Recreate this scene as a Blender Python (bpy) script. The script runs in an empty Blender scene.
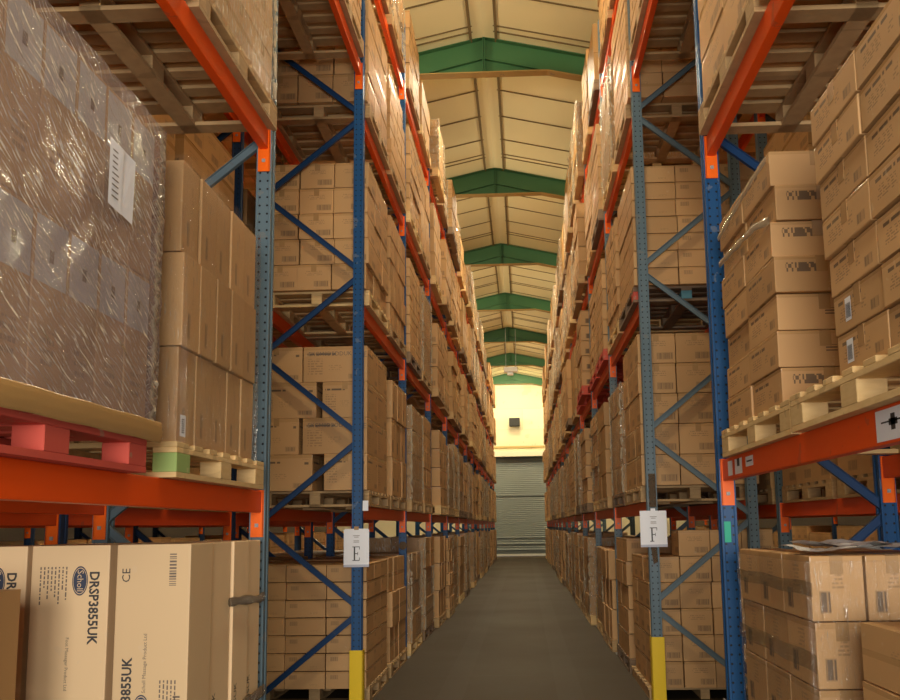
import bpy, bmesh, math, random
from mathutils import Vector, Matrix
R = random.Random(11)
SC = bpy.context.scene
COL = SC.collection
ORD = ['zeroth', 'first', 'second', 'third', 'fourth', 'fifth', 'sixth', 'seventh', 'eighth', 'ninth', 'tenth', 'eleventh', 'twelfth', 'thirteenth', 'fourteenth', 'fifteenth']

# ------------------------------------------------------------------ tagging
def tag(o, label=None, cat=None, group=None, kind=None):
    if label: o['label'] = label
    if cat: o['category'] = cat
    if group: o['group'] = group
    if kind: o['kind'] = kind
    elif cat: o['kind'] = 'thing'
    return o

def link(name, me, parent=None, loc=None):
    o = bpy.data.objects.new(name, me)
    COL.objects.link(o)
    if parent is not None: o.parent = parent
    if loc is not None: o.location = loc
    return o

def empty(name, loc=(0, 0, 0)):
    o = bpy.data.objects.new(name, None); COL.objects.link(o); o.location = loc
    o.empty_display_size = .1
    return o

# ------------------------------------------------------------------ materials
def mat(name):
    m = bpy.data.materials.new(name); m.use_nodes = True
    return m, m.node_tree, m.node_tree.nodes['Principled BSDF']

def nd(nt, typ, **kw):
    n = nt.nodes.new(typ)
    for k, v in kw.items():
        if k.startswith('i_'):
            n.inputs[int(k[2:])].default_value = v
        else: setattr(n, k, v)
    return n

def mth(nt, op, a, b=None, c=None, clamp=False):
    n = nt.nodes.new('ShaderNodeMath'); n.operation = op; n.use_clamp = clamp
    for i, v in enumerate((a, b, c)):
        if v is None: continue
        if isinstance(v, (int, float)): n.inputs[i].default_value = v
        else: nt.links.new(v, n.inputs[i])
    return n.outputs[0]

def mixc(nt, fac, a, b, mode='MIX'):
    n = nt.nodes.new('ShaderNodeMix'); n.data_type = 'RGBA'; n.blend_type = mode
    for i, v in ((0, fac), (6, a), (7, b)):
        if isinstance(v, (int, float)): n.inputs[i].default_value = v
        elif isinstance(v, tuple): n.inputs[i].default_value = (*v[:3], 1)
        else: nt.links.new(v, n.inputs[i])
    return n.outputs[2]

def noise(nt, scale, detail=3, vec=None, rough=.5):
    n = nt.nodes.new('ShaderNodeTexNoise'); n.inputs['Scale'].default_value = scale
    n.inputs['Detail'].default_value = detail; n.inputs['Roughness'].default_value = rough
    if vec is not None: nt.links.new(vec, n.inputs['Vector'])
    return n.outputs['Fac']

def objvec(nt, scale=(1, 1, 1)):
    tc = nt.nodes.new('ShaderNodeTexCoord'); mp = nt.nodes.new('ShaderNodeMapping')
    mp.inputs['Scale'].default_value = scale
    nt.links.new(tc.outputs['Object'], mp.inputs['Vector'])
    return mp.outputs[0]

def bump(nt, bsdf, h, strength=.2, dist=.01):
    b = nt.nodes.new('ShaderNodeBump'); b.inputs['Strength'].default_value = strength
    b.inputs['Distance'].default_value = dist
    nt.links.new(h, b.inputs['Height']); nt.links.new(b.outputs[0], bsdf.inputs['Normal'])

def paint(name, col, rough=.45, wear=.25, wearcol=(.12, .10, .09), spec=.35, holes=False, scale=9):
    m, nt, b = mat(name)
    f = noise(nt, scale, 5, objvec(nt))
    w = mth(nt, 'MULTIPLY', mth(nt, 'GREATER_THAN', f, .66), wear * 2, clamp=True)
    g = noise(nt, 2.3, 2, objvec(nt))
    c = mixc(nt, mth(nt, 'MULTIPLY', g, .35), col, tuple(x * .72 for x in col))
    c = mixc(nt, w, c, wearcol)
    if holes:
        # two columns of perforation holes punched every 50 mm
        tc = nt.nodes.new('ShaderNodeTexCoord'); sp = nt.nodes.new('ShaderNodeSeparateXYZ')
        nt.links.new(tc.outputs['Object'], sp.inputs[0])
        zz = mth(nt, 'SUBTRACT', mth(nt, 'MODULO', sp.outputs[2], .05), .025)
        ax = mth(nt, 'SUBTRACT', mth(nt, 'ABSOLUTE', sp.outputs[0]), .022)
        r2 = mth(nt, 'ADD', mth(nt, 'POWER', zz, 2), mth(nt, 'POWER', ax, 2))
        hole = mth(nt, 'LESS_THAN', r2, .0065 ** 2)
        c = mixc(nt, hole, c, (.006, .006, .008))
    nt.links.new(c, b.inputs['Base Color'])
    b.inputs['Roughness'].default_value = rough
    b.inputs['Specular IOR Level'].default_value = spec
    return m

M = {}
M['orange'] = paint('orange_paint', (.82, .085, .006), .38, .12, spec=.3)
M['orange_bright'] = paint('bright_orange_paint', (1.0, .155, .006), .38, .06)
M['blue'] = paint('blue_post_paint', (.008, .072, .205), .38, .2, (.2, .22, .24), holes=True)
M['greyblue'] = paint('grey_blue_post_paint', (.115, .175, .21), .42, .2, (.22, .2, .17), holes=True)
M['blue_brace'] = paint('blue_brace_paint', (.006, .042, .13), .4, .1)
M['greyblue_brace'] = paint('grey_blue_brace_paint', (.115, .165, .19), .45, .15)
M['navy'] = paint('navy_paint', (.012, .04, .11), .45, .1, holes=True)
M['yellow'] = paint('yellow_guard_paint', (.85, .58, .012), .45, .1, (.2, .15, .05))
M['steel'] = paint('galvanised_steel', (.34, .34, .33), .4, .2)
M['green_steel'] = paint('green_rafter_paint', (.042, .125, .048), .5, .15, (.05, .09, .04), scale=3)
M['dusty_lit'] = paint('dusty_lit_flange', (.34, .22, .07), .7, .2, scale=4)  # warm light on the flange undersides put into this dusty colour
M['dark'] = paint('dark_plastic', (.02, .02, .02), .5, 0)
M['red'] = paint('red_pallet_paint', (.56, .085, .055), .7, .4, (.42, .2, .13), scale=14)
M['green_wood'] = paint('green_block_paint', (.30, .42, .13), .7, .3, (.5, .42, .2), scale=16)
M['blue_wood'] = paint('blue_block_paint', (.08, .22, .28), .7, .3, (.4, .3, .15), scale=16)

def wood(name, a, b_, rough=.75):
    m, nt, b = mat(name)
    f = noise(nt, 4, 4, objvec(nt, (3, 3, 14)))
    g = noise(nt, 1.3, 2, objvec(nt, (1, 6, 6)))
    oi = nt.nodes.new('ShaderNodeNewGeometry')
    c = mixc(nt, mth(nt, 'MULTIPLY_ADD', f, 1.6, -.3, clamp=True), a, b_)
    c = mixc(nt, mth(nt, 'MULTIPLY', oi.outputs['Random Per Island'], .45), c, tuple(x * .55 for x in b_))
    c = mixc(nt, mth(nt, 'MULTIPLY', mth(nt, 'GREATER_THAN', g, .63), .3), c, tuple(x * .4 for x in b_))
    nt.links.new(c, b.inputs['Base Color']); b.inputs['Roughness'].default_value = rough
    bump(nt, b, f, .25, .004)
    return m
M['wood'] = wood('pallet_wood', (.60, .40, .19), (.42, .26, .11))
M['wood_pale'] = wood('pale_pallet_wood', (.86, .62, .30), (.66, .43, .17))
M['wood_old'] = wood('aged_pallet_wood', (.30, .20, .115), (.19, .12, .07))

def plain(name, col, rough=.6, spec=.4):
    m, nt, b = mat(name); b.inputs['Base Color'].default_value = (*col, 1)
    b.inputs['Roughness'].default_value = rough; b.inputs['Specular IOR Level'].default_value = spec
    return m
M['paper'] = plain('white_paper', (.80, .81, .84), .35, .6)
M['grey_label'] = plain('grey_white_label', (.54, .52, .54), .5)
M['ink'] = plain('black_ink', (.045, .040, .038), .6)
M['ink_soft'] = plain('faded_ink', (.16, .12, .09), .7)
M['ink_blue'] = plain('dark_blue_ink', (.035, .045, .075), .6)
M['kraft_text'] = plain('kraft_knockout', (.62, .44, .26), .7)
M['greenlabel'] = plain('green_sticker', (.02, .42, .26), .5)
M['tape'] = plain('brown_parcel_tape', (.40, .235, .10), .22, .6)

STYLES = {}
def kraft(style, base=(.53, .312, .132), rough=.62):
    """corrugated cardboard with the printing its kind carries; UV runs 0..1 over every side face"""
    m, nt, b = mat('cardboard_' + style)
    uv = nt.nodes.new('ShaderNodeUVMap'); uv.uv_map = 'UVMap'
    sp = nt.nodes.new('ShaderNodeSeparateXYZ'); nt.links.new(uv.outputs[0], sp.inputs[0])
    U, V = sp.outputs[0], sp.outputs[1]
    geo = nt.nodes.new('ShaderNodeNewGeometry'); oi = nt.nodes.new('ShaderNodeObjectInfo')
    rnd = mth(nt, 'FRACT', mth(nt, 'ADD', geo.outputs['Random Per Island'], oi.outputs['Random']))
    rnd2 = mth(nt, 'FRACT', mth(nt, 'MULTIPLY', rnd, 13.7))
    ov = objvec(nt)
    n1 = noise(nt, 3.1, 3, ov)
    c = mixc(nt, rnd, tuple(x * k for x, k in zip(base, (.86, .83, .80))), tuple(x * k for x, k in zip(base, (1.14, 1.13, 1.14))))
    c = mixc(nt, mth(nt, 'MULTIPLY', n1, .3), c, tuple(x * .78 for x in base))
    # parcel tape running down from the top edge on the middle of a face
    def rect(u0, u1, v0, v1):
        a = mth(nt, 'MULTIPLY', mth(nt, 'GREATER_THAN', U, u0), mth(nt, 'LESS_THAN', U, u1))
        d = mth(nt, 'MULTIPLY', mth(nt, 'GREATER_THAN', V, v0), mth(nt, 'LESS_THAN', V, v1))
        return mth(nt, 'MULTIPLY', a, d)
    def cells(nu, nv, thr, seed=0.):
        wn = nt.nodes.new('ShaderNodeTexWhiteNoise'); wn.noise_dimensions = '3D'
        cb = nt.nodes.new('ShaderNodeCombineXYZ')
        nt.links.new(mth(nt, 'FLOOR', mth(nt, 'MULTIPLY', U, nu)), cb.inputs[0])
        nt.links.new(mth(nt, 'FLOOR', mth(nt, 'MULTIPLY', V, nv)), cb.inputs[1])
        cb.inputs[2].default_value = seed
        nt.links.new(cb.outputs[0], wn.inputs[0])
        return mth(nt, 'GREATER_THAN', wn.outputs[0], thr)
    def lines(nv, duty=.5):
        return mth(nt, 'LESS_THAN', mth(nt, 'FRACT', mth(nt, 'MULTIPLY', V, nv)), duty)
    marks = []
    def add(mask, k): marks.append((mask, k))
    def text(u0, u1, v0, v1, nrow, nu=70, k=.6, thr=.35):
        mk = mth(nt, 'MULTIPLY', rect(u0, u1, v0, v1), mth(nt, 'MULTIPLY', cells(nu, nrow, thr, u0 * 9 + v0), lines(nrow)))
        add(mk, k)
    def barcode(u0, u1, v0, v1, k=.6, nu=110):
        add(rect(u0, u1, v0, v1), k * .38)
        mk = mth(nt, 'MULTIPLY', rect(u0 + .01, u1 - .01, v0 + .02, v1 - .02), cells(nu, 1, .5, u0))
        add(mk, k * .75)
    tape_r = None
    if style == 'plain':
        text(.36, .64, .52, .66, 22, 60, .28)
    elif style == 'barcode':
        barcode(.5, .93, .12, .36); text(.25, .75, .58, .78, 14, 60, .35)
    elif style == 'small':
        barcode(.10, .30, .56, .82, .5); text(.62, .8, .2, .3, 30, 80, .3)
    elif style == 'fine':
        text(.06, .50, .76, .86, 8, 40, .8, .2); text(.07, .30, .18, .66, 14, 60, .35); text(.4, .6, .3, .5, 18, 70, .25)
        barcode(.70, .93, .08, .22, .55); text(.84, .94, .72, .86, 7, 24, .75, .3)
    elif style == 'tall':
        barcode(.30, .46, .10, .38, .7); text(.55, .62, .5, .8, 60, 18, .4)
    elif style == 'bold':
        text(.10, .58, .70, .86, 5.6, 34, .75, .22); text(.12, .45, .25, .60, 14, 50, .45)
        barcode(.74, .90, .14, .40, .6); text(.55, .66, .3, .62, 12, 40, .4)
        alt = mth(nt, 'GREATER_THAN', rnd2, .5)
        add(mth(nt, 'MULTIPLY', alt, mth(nt, 'MULTIPLY', rect(2.12, 2.5, .56, .82), cells(55, 9, .4, 3.))), .75)
        add(mth(nt, 'MULTIPLY', mth(nt, 'SUBTRACT', 1.0, alt), mth(nt, 'MULTIPLY', rect(2.5, 2.62, .42, .6), lines(12))), .75)
    elif style == 'stamp':
        barcode(.15, .36, .12, .46, .9, 60); text(.40, .62, .5, .85, 16, 50, .35)
    elif style == 'film':
        add(mth(nt, 'MULTIPLY', rect(.06, .94, .62, .97), mth(nt, 'SUBTRACT', 1.0, 0.0)), 0.0)
        text(.3, .7, .2, .4, 18, 50, .4)
    for mk, k in marks:
        fade = mth(nt, 'MULTIPLY', mk, k)
        c = mixc(nt, fade, c, (.045, .035, .03))
    if style in ('barcode', 'stamp', 'bold', 'fine', 'small', 'plain'):
        tp = mth(nt, 'MAXIMUM', rect(4, 5, .42, .58), rect(.0, 1., .44, .56) if style == 'plain' else rect(0, 3, .9, 1.0))
        c = mixc(nt, mth(nt, 'MULTIPLY', tp, .22), c, tuple(x * .62 for x in base))
        rr = mth(nt, 'MULTIPLY_ADD', tp, -.35, rough)
        nt.links.new(rr, b.inputs['Roughness'])
    else:
        b.inputs['Roughness'].default_value = rough
    # dirt and scuffs
    sc = noise(nt, 17, 4, ov)
    c = mixc(nt, mth(nt, 'MULTIPLY', mth(nt, 'GREATER_THAN', sc, .69), .25), c, (.62, .47, .30))
    nt.links.new(c, b.inputs['Base Color'])
    b.inputs['Specular IOR Level'].default_value = .35
    bump(nt, b, n1, .25, .02)
    STYLES[style] = m
    return m
for s_ in ('plain', 'barcode', 'small', 'fine', 'tall', 'bold', 'stamp', 'film'): kraft(s_)
kraft('pale', (.72, .52, .29), .6)
kraft('deep', (.42, .235, .085), .5)

def film_mat(name, haze, hazecol, dense, gloss=.16, rotz=.5, lo=.55, painted_glint=0):
    """clear stretch film: mostly see-through, creased into long streaks that flash"""
    m = bpy.data.materials.new(name); m.use_nodes = True; nt = m.node_tree
    for n in list(nt.nodes): nt.nodes.remove(n)
    out = nt.nodes.new('ShaderNodeOutputMaterial')
    uv = nt.nodes.new('ShaderNodeUVMap'); uv.uv_map = 'UVMap'
    mp = nt.nodes.new('ShaderNodeMapping'); mp.inputs['Rotation'].default_value = (0, 0, rotz)
    nt.links.new(uv.outputs[0], mp.inputs[0])
    mp0 = mp; mp = nt.nodes.new('ShaderNodeMapping'); mp.inputs['Scale'].default_value = (2.2, 26, 1)
    nt.links.new(mp0.outputs[0], mp.inputs[0])
    f = noise(nt, dense, 4, mp.outputs[0], .6)
    f2 = noise(nt, dense * .6, 2, uv.outputs[0])
    h = mth(nt, 'ADD', f, mth(nt, 'MULTIPLY', f2, .8))
    bp = nt.nodes.new('ShaderNodeBump'); bp.inputs['Strength'].default_value = 1.0; bp.inputs['Distance'].default_value = .035
    nt.links.new(h, bp.inputs['Height'])
    tr = nt.nodes.new('ShaderNodeBsdfTransparent')
    gl = nt.nodes.new('ShaderNodeBsdfGlossy'); gl.inputs['Roughness'].default_value = .14
    gl.inputs['Color'].default_value = (1, .97, .9, 1)
    nt.links.new(bp.outputs[0], gl.inputs['Normal'])
    df = nt.nodes.new('ShaderNodeBsdfDiffuse'); df.inputs['Color'].default_value = (*hazecol, 1)
    fr = nt.nodes.new('ShaderNodeFresnel'); fr.inputs['IOR'].default_value = 1.45
    nt.links.new(bp.outputs[0], fr.inputs['Normal'])
    streak = mth(nt, 'MULTIPLY', mth(nt, 'SUBTRACT', f, lo, clamp=True), 6.0, clamp=True)
    gf = mth(nt, 'ADD', mth(nt, 'MULTIPLY', fr.outputs[0], .16), mth(nt, 'MULTIPLY_ADD', streak, .6, gloss), clamp=True)
    m1 = nt.nodes.new('ShaderNodeMixShader'); m1.inputs[0].default_value = haze
    nt.links.new(tr.outputs[0], m1.inputs[1]); nt.links.new(df.outputs[0], m1.inputs[2])
    m2 = nt.nodes.new('ShaderNodeMixShader'); nt.links.new(gf, m2.inputs[0])
    nt.links.new(m1.outputs[0], m2.inputs[1]); nt.links.new(gl.outputs[0], m2.inputs[2])
    if painted_glint:
        # pale streaks painted into the film for the glints along its creases
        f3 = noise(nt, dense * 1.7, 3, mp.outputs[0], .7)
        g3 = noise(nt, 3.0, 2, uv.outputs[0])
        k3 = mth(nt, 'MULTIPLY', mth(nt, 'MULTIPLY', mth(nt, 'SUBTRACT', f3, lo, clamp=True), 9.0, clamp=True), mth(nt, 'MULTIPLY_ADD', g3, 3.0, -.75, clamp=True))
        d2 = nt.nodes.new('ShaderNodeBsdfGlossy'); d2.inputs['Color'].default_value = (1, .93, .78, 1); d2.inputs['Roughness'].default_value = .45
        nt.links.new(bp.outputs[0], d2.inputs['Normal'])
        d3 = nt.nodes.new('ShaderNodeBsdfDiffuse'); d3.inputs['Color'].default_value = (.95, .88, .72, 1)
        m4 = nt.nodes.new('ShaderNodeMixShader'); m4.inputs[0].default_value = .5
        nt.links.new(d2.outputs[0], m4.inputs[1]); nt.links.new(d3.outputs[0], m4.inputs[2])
        m3 = nt.nodes.new('ShaderNodeMixShader'); nt.links.new(mth(nt, 'MULTIPLY', k3, painted_glint), m3.inputs[0])
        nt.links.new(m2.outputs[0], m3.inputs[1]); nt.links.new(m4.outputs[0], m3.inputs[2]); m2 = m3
    nt.links.new(m2.outputs[0], out.inputs[0])
    return m
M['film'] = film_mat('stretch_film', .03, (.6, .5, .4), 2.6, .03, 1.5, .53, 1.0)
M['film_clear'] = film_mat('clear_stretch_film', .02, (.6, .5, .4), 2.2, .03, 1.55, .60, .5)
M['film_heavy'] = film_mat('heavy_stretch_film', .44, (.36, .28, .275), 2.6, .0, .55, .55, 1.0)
M['film_rope'] = film_mat('twisted_film', .75, (.13, .085, .05), 6.0, .03, .1, .6)

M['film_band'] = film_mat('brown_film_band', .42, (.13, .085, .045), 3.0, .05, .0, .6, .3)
M['film_gather'] = plain('gathered_film', (.40, .235, .085), .25, .7)
m_, nt_, b_ = mat('pleated_film'); M['film_pleat'] = m_
b_.inputs['Base Color'].default_value = (.55, .46, .32, 1); b_.inputs['Roughness'].default_value = .12; b_.inputs['Alpha'].default_value = .7
b_.inputs['Specular IOR Level'].default_value = 1.0
# ------------------------------------------------------------------ mesh builder
class MB:
    def __init__(s): s.v = []; s.f = []; s.uv = []; s.mi = []; s.mats = []
    def mat(s, m):
        if m not in s.mats: s.mats.append(m)
        return s.mats.index(m)
    def quad(s, pts, m, uv=((0, 0), (1, 0), (1, 1), (0, 1))):
        b = len(s.v); s.v += [tuple(p) for p in pts]; s.f.append(tuple(range(b, b + len(pts)))); s.uv += list(uv[:len(pts)]) if len(pts) == 4 else [(0, 0)] * len(pts); s.mi.append(s.mat(m))
    def box(s, lo, hi, m, M4=None):
        x0, y0, z0 = lo; x1, y1, z1 = hi
        c = [(x0, y0, z0), (x1, y0, z0), (x1, y1, z0), (x0, y1, z0), (x0, y0, z1), (x1, y0, z1), (x1, y1, z1), (x0, y1, z1)]
        if M4 is not None: c = [tuple(M4 @ Vector(p)) for p in c]
        b = len(s.v); s.v += c; k = s.mat(m); f0 = len(s.f)
        # every side reads left-to-right and upright when seen from outside
        for q in ((0, 1, 5, 4), (1, 2, 6, 5), (2, 3, 7, 6), (3, 0, 4, 7), (4, 5, 6, 7), (3, 2, 1, 0)):
            fi = len(s.f) - f0; o = 4 if fi >= 4 else (2 if fi in (0, 2) and m.name == 'cardboard_bold' else 0)
            s.f.append(tuple(b + i for i in q)); s.mi.append(k)
            s.uv += [(o, 0), (o + 1, 0), (o + 1, 1), (o, 1)]
    def bar(s, a, b_, w, d, m, up=(0, 1, 0)):
        """box of section w x d from a to b"""
        a = Vector(a); b_ = Vector(b_); L = (b_ - a).length; z = (b_ - a).normalized()
        y = Vector(up); x = y.cross(z).normalized(); y = z.cross(x)
        Mx = Matrix((x, y, z)).transposed().to_4x4(); Mx.translation = a
        s.box((-w / 2, -d / 2, 0), (w / 2, d / 2, L), m, Mx)
    def mesh(s, name):
        me = bpy.data.meshes.new(name); me.from_pydata(s.v, [], s.f)
        for m in s.mats: me.materials.append(m)
        me.polygons.foreach_set('material_index', s.mi)
        ul = me.uv_layers.new(name='UVMap')
        ul.data.foreach_set('uv', [c for p in s.uv for c in p])
        me.update(); return me
    def build(s, name, parent=None, loc=None, bevel=0):
        me = s.mesh(name)
        if bevel: bevel_mesh(me, bevel)
        return link(name, me, parent, loc)

def bevel_mesh(me, w, seg=2):
    bm = bmesh.new(); bm.from_mesh(me)
    bmesh.ops.bevel(bm, geom=list(bm.edges), offset=w, segments=seg, affect='EDGES', profile=.6, clamp_overlap=True)
    bm.to_mesh(me); bm.free(); me.update()

# ------------------------------------------------------------------ camera
f, pitch, yaw, roll, CX, CY = 840., .125, -.0324, -.016, 495.4, 420.9
HC = 1.543
cam = bpy.data.cameras.new('camera'); co = bpy.data.objects.new('camera', cam); COL.objects.link(co)
fwd = Vector((math.sin(yaw) * math.cos(pitch), math.cos(yaw) * math.cos(pitch), math.sin(pitch)))
fwd.x = math.sin(yaw) * math.cos(pitch)
rgt = Vector((math.cos(yaw), -math.sin(yaw), 0))
upv = rgt.cross(fwd)
r2 = math.cos(roll) * rgt + math.sin(roll) * upv
u2 = math.cos(roll) * upv - math.sin(roll) * rgt
co.matrix_world = Matrix(((r2.x, u2.x, -fwd.x, 0), (r2.y, u2.y, -fwd.y, 0), (r2.z, u2.z, -fwd.z, HC), (0, 0, 0, 1)))
cam.sensor_fit = 'HORIZONTAL'; cam.sensor_width = 36; cam.lens = f / 900 * 36
cam.shift_x = (450 - CX) / 900; cam.shift_y = (CY - 350) / 900
cam.clip_end = 200; cam.clip_start = .05
SC.camera = co
def proj(x, y, z):
    v = Vector((x, y, z - HC)); d = max(v.dot(fwd), .01)
    return CX + f * v.dot(r2) / d, CY - f * v.dot(u2) / d

# ------------------------------------------------------------------ layout
LB = 2.8; Y0 = 4.70; NB = 14; YR = .11
SIDE = {-1: dict(x=1.487, name='left', n1=1.76, n2=3.885, t3=5.93), 1: dict(x=1.144, name='right', n1=1.895, n2=3.81, t3=5.87)}
DEP = .887
LV = [0., 1.745, 3.62, 5.48, 7.32]
def fy(k, s=-1): return Y0 + LB * k + (YR if s > 0 else 0)
def baydesc(k):
    if k == -1: return 'near bay'
    if k == 0: return 'cross aisle bay'
    return ORD[k] + ' bay'

# ------------------------------------------------------------------ room
def structure(o, label=None):
    o['kind'] = 'structure'
    if label: o['label'] = label
    return o
def room():
    m, nt, b = mat('concrete_floor')
    ov = objvec(nt)
    a = noise(nt, .6, 4, ov); c2 = noise(nt, 9, 5, ov)
    c = mixc(nt, a, (.036, .024, .0125), (.060, .043, .025))
    c = mixc(nt, mth(nt, 'MULTIPLY', mth(nt, 'GREATER_THAN', c2, .6), .25), c, (.045, .04, .036))
    sp = nt.nodes.new('ShaderNodeSeparateXYZ'); nt.links.new(ov, sp.inputs[0])
    jt = mth(nt, 'LESS_THAN', mth(nt, 'MODULO', mth(nt, 'ADD', sp.outputs[1], 1.2), 5.1), .03)
    c = mixc(nt, mth(nt, 'MULTIPLY', jt, .6), c, (.05, .045, .04))
    tr = mth(nt, 'LESS_THAN', mth(nt, 'ABSOLUTE', mth(nt, 'SUBTRACT', mth(nt, 'ABSOLUTE', mth(nt, 'ADD', sp.outputs[0], .16)), .55)), .12)
    c = mixc(nt, mth(nt, 'MULTIPLY', mth(nt, 'MULTIPLY', tr, a), .35), c, (.09, .08, .07))
    nt.links.new(c, b.inputs['Base Color'])
    nt.links.new(mth(nt, 'MULTIPLY_ADD', a, .25, .45), b.inputs['Roughness']); b.inputs['Specular IOR Level'].default_value = .22
    bump(nt, b, c2, .03, .003)
    q = MB(); q.box((-10, -7, -.2), (9, 44.2, 0), m); structure(q.build('floor'), 'grey concrete aisle floor')
    # roof: two slopes of cream liner sheets with dark joints, a ridge cover between them
    cm, nt, b = mat('cream_roof_liner')
    a = noise(nt, .8, 3, objvec(nt))
    c = mixc(nt, a, (.70, .625, .36), (.78, .70, .43)); nt.links.new(c, b.inputs['Base Color'])
    b.inputs['Roughness'].default_value = .6
    jm = plain('dark_joint_strip', (.16, .11, .045), .8)
    rx, rz, sl = -.52, 9.62, .225
    q = MB()
    for s in (-1, 1):
        xe = rx + s * 9.5 if s > 0 else rx - 9.5
        ze = rz - sl * 9.5
        for (za, zb) in ((0, .12),):
            P = [(rx, -7, rz + za), (xe, -7, ze + za), (xe, 44.2, ze + za), (rx, 44.2, rz + za)]
            T = [(p[0], p[1], p[2] + .12) for p in P]
            if s > 0: P = P[::-1]
            q.quad(P, cm); q.quad(T if s > 0 else T[::-1], cm)
        y = -6.2
        i = 0
        while y < 43.5:
            q.bar((rx + s * .17, y, rz - sl * .17 - .006), (xe, y, ze - .006), .028, .014, jm, up=(0, 0, 1))
            y += (1.0 if i % 3 else .86); i += 1
            if i % 5 == 0:
                q.bar((rx + s * .17, y - .16, rz - sl * .17 - .006), (xe, y - .16, ze - .006), .022, .014, jm, up=(0, 0, 1))
        # long dark edges of the ridge cover
        q.bar((rx + s * .21, -7, rz - sl * .21 - .012), (rx + s * .21, 44, rz - sl * .21 - .012), .045, .03, jm, up=(0, 0, 1))
    q.quad([(rx - .19, -7, rz - .05), (rx - .19, 44, rz - .05), (rx, 44, rz - .022), (rx, -7, rz - .022)], cm)
    q.quad([(rx, -7, rz - .022), (rx, 44, rz - .022), (rx + .19, 44, rz - .05), (rx + .19, -7, rz - .05)], cm)
    structure(q.build('ceiling'), 'cream pitched roof lining with dark sheet joints')
    # portal rafters
    for k in range(-2, 7):
        y = 13.1 + 5.12 * k
        q = MB(); g = M['green_steel']
        top = [(rx - 9.3, rz - sl * 9.3 - .02), (rx, rz - .02), (rx + 9.3, rz - sl * 9.3 - .02)]
        dp = .36; hw = 1.05
        bl = (rx - 9.3, top[0][1] - dp); br = (rx + 9.3, top[2][1] - dp)
        hz = rz - .02 - sl * hw - dp - .02
        bot = [bl, (rx - hw, hz), (rx + hw, hz), br]
        for yy, fl in ((y - .006, 0), (y + .006, 1)):
            P = [(x, yy, z) for x, z in [bot[0], bot[1], bot[2], bot[3], top[2], top[1], top[0]]]
            if fl: P = P[::-1]
            b0 = len(q.v); q.v += P; q.f.append(tuple(range(b0, b0 + 7))); q.uv += [(0, 0)] * 7; q.mi.append(q.mat(g))
        for a_, b_ in zip(bot[:-1], bot[1:]):
            q.bar((a_[0], y, a_[1]), (b_[0], y, b_[1]), .17, .016, M['dusty_lit'], up=(0, 0, 1)) if 0 else q.bar((a_[0], y, a_[1]), (b_[0], y, b_[1]), .17, .018, M['dusty_lit'], up=(0, 0, 1))
        for a_, b_ in zip(top[:-1], top[1:]):
            q.bar((a_[0], y, a_[1]), (b_[0], y, b_[1]), .17, .014, g, up=(0, 0, 1))
        # original lower flange line of the rafter inside the haunch, ridge plate
        for s in (-1, 1):
            q.bar((rx, y, rz - .02 - dp), (rx + s * hw, y, hz), .13, .012, g, up=(0, 0, 1))
            q.bar((rx + s * .012, y - .05, rz - .03), (rx + s * .012, y - .05, hz + .01), .012, .1, g)
        structure(q.build('trim_%d' % (k + 3)), 'green steel roof rafter with haunched apex')
    # end wall with blockwork and lintel band
    wm, nt, b = mat('cream_painted_blockwork')
    bt = nt.nodes.new('ShaderNodeTexBrick'); bt.inputs['Scale'].default_value = 1.0
    bt.inputs['Brick Width'].default_value = 3.2; bt.inputs['Row Height'].default_value = 1.1; bt.inputs['Mortar Size'].default_value = .012
    bt.inputs['Color1'].default_value = (.74, .66, .46, 1); bt.inputs['Color2'].default_value = (.68, .60, .41, 1); bt.inputs['Mortar'].default_value = (.58, .50, .33, 1)
    tc = nt.nodes.new('ShaderNodeTexCoord'); mp = nt.nodes.new('ShaderNodeMapping'); mp.inputs['Rotation'].default_value = (math.pi / 2, 0, 0)
    nt.links.new(tc.outputs['Object'], mp.inputs[0]); nt.links.new(mp.outputs[0], bt.inputs[0])
    st = noise(nt, 1.1, 4, objvec(nt))
    c = mixc(nt, mth(nt, 'MULTIPLY', mth(nt, 'GREATER_THAN', st, .62), .3), bt.outputs[0], (.45, .36, .2))
    nt.links.new(c, b.inputs['Base Color']); b.inputs['Roughness'].default_value = .8
    WY = 44.0
    q = MB()
    q.box((-10, WY, 5.2), (9, WY + .2, 9.9), wm)
    q.box((-10, WY, 0), (-3.2, WY + .2, 5.2), wm); q.box((2.4, WY, 0), (9, WY + .2, 5.2), wm)
    structure(q.build('wall_back'), 'cream blockwork end wall above the roller door')
    q = MB(); q.box((-3.6, WY - .35, 5.15), (2.8, WY, 5.42), plain('lintel_cream', (.78, .72, .55), .7)); q.box((-3.6, WY - .06, 5.62), (2.8, WY, 5.72), plain('ledge_brown', (.45, .33, .13), .7))
    structure(q.build('trim_8'), 'pale lintel band above the roller door')
    # roller shutter
    q = MB(); sm = paint('shutter_grey', (.20, .225, .215), .5, .1, (.16, .18, .17), scale=2)
    z = .12; sd = plain('shutter_groove', (.10, .11, .11), .7)
    while z < 5.15:
        q.quad([(-3.2, WY - .02, z), (2.4, WY - .02, z), (2.4, WY - .034, z + .05), (-3.2, WY - .034, z + .05)], sm)
        q.quad([(-3.2, WY - .034, z + .05), (2.4, WY - .034, z + .05), (2.4, WY - .02, z + .1), (-3.2, WY - .02, z + .1)], sm)
        z += .1
    q.box((-3.2, WY - .08, .02), (2.4, WY - .02, .12), plain('shutter_foot', (.62, .6, .52), .5))
    for z, hh in ((.32, .05), (.62, .04), (.95, .03), (3.1, .02)):
        q.box((-3.2, WY - .065, z), (2.4, WY - .03, z + hh), plain('shutter_bar', (.30, .33, .32), .4))
    q.box((-3.2, WY - .05, .12), (2.4, WY - .035, .3), sd)
    structure(q.build('door_1'), 'grey steel roller shutter at the aisle end')
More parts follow.
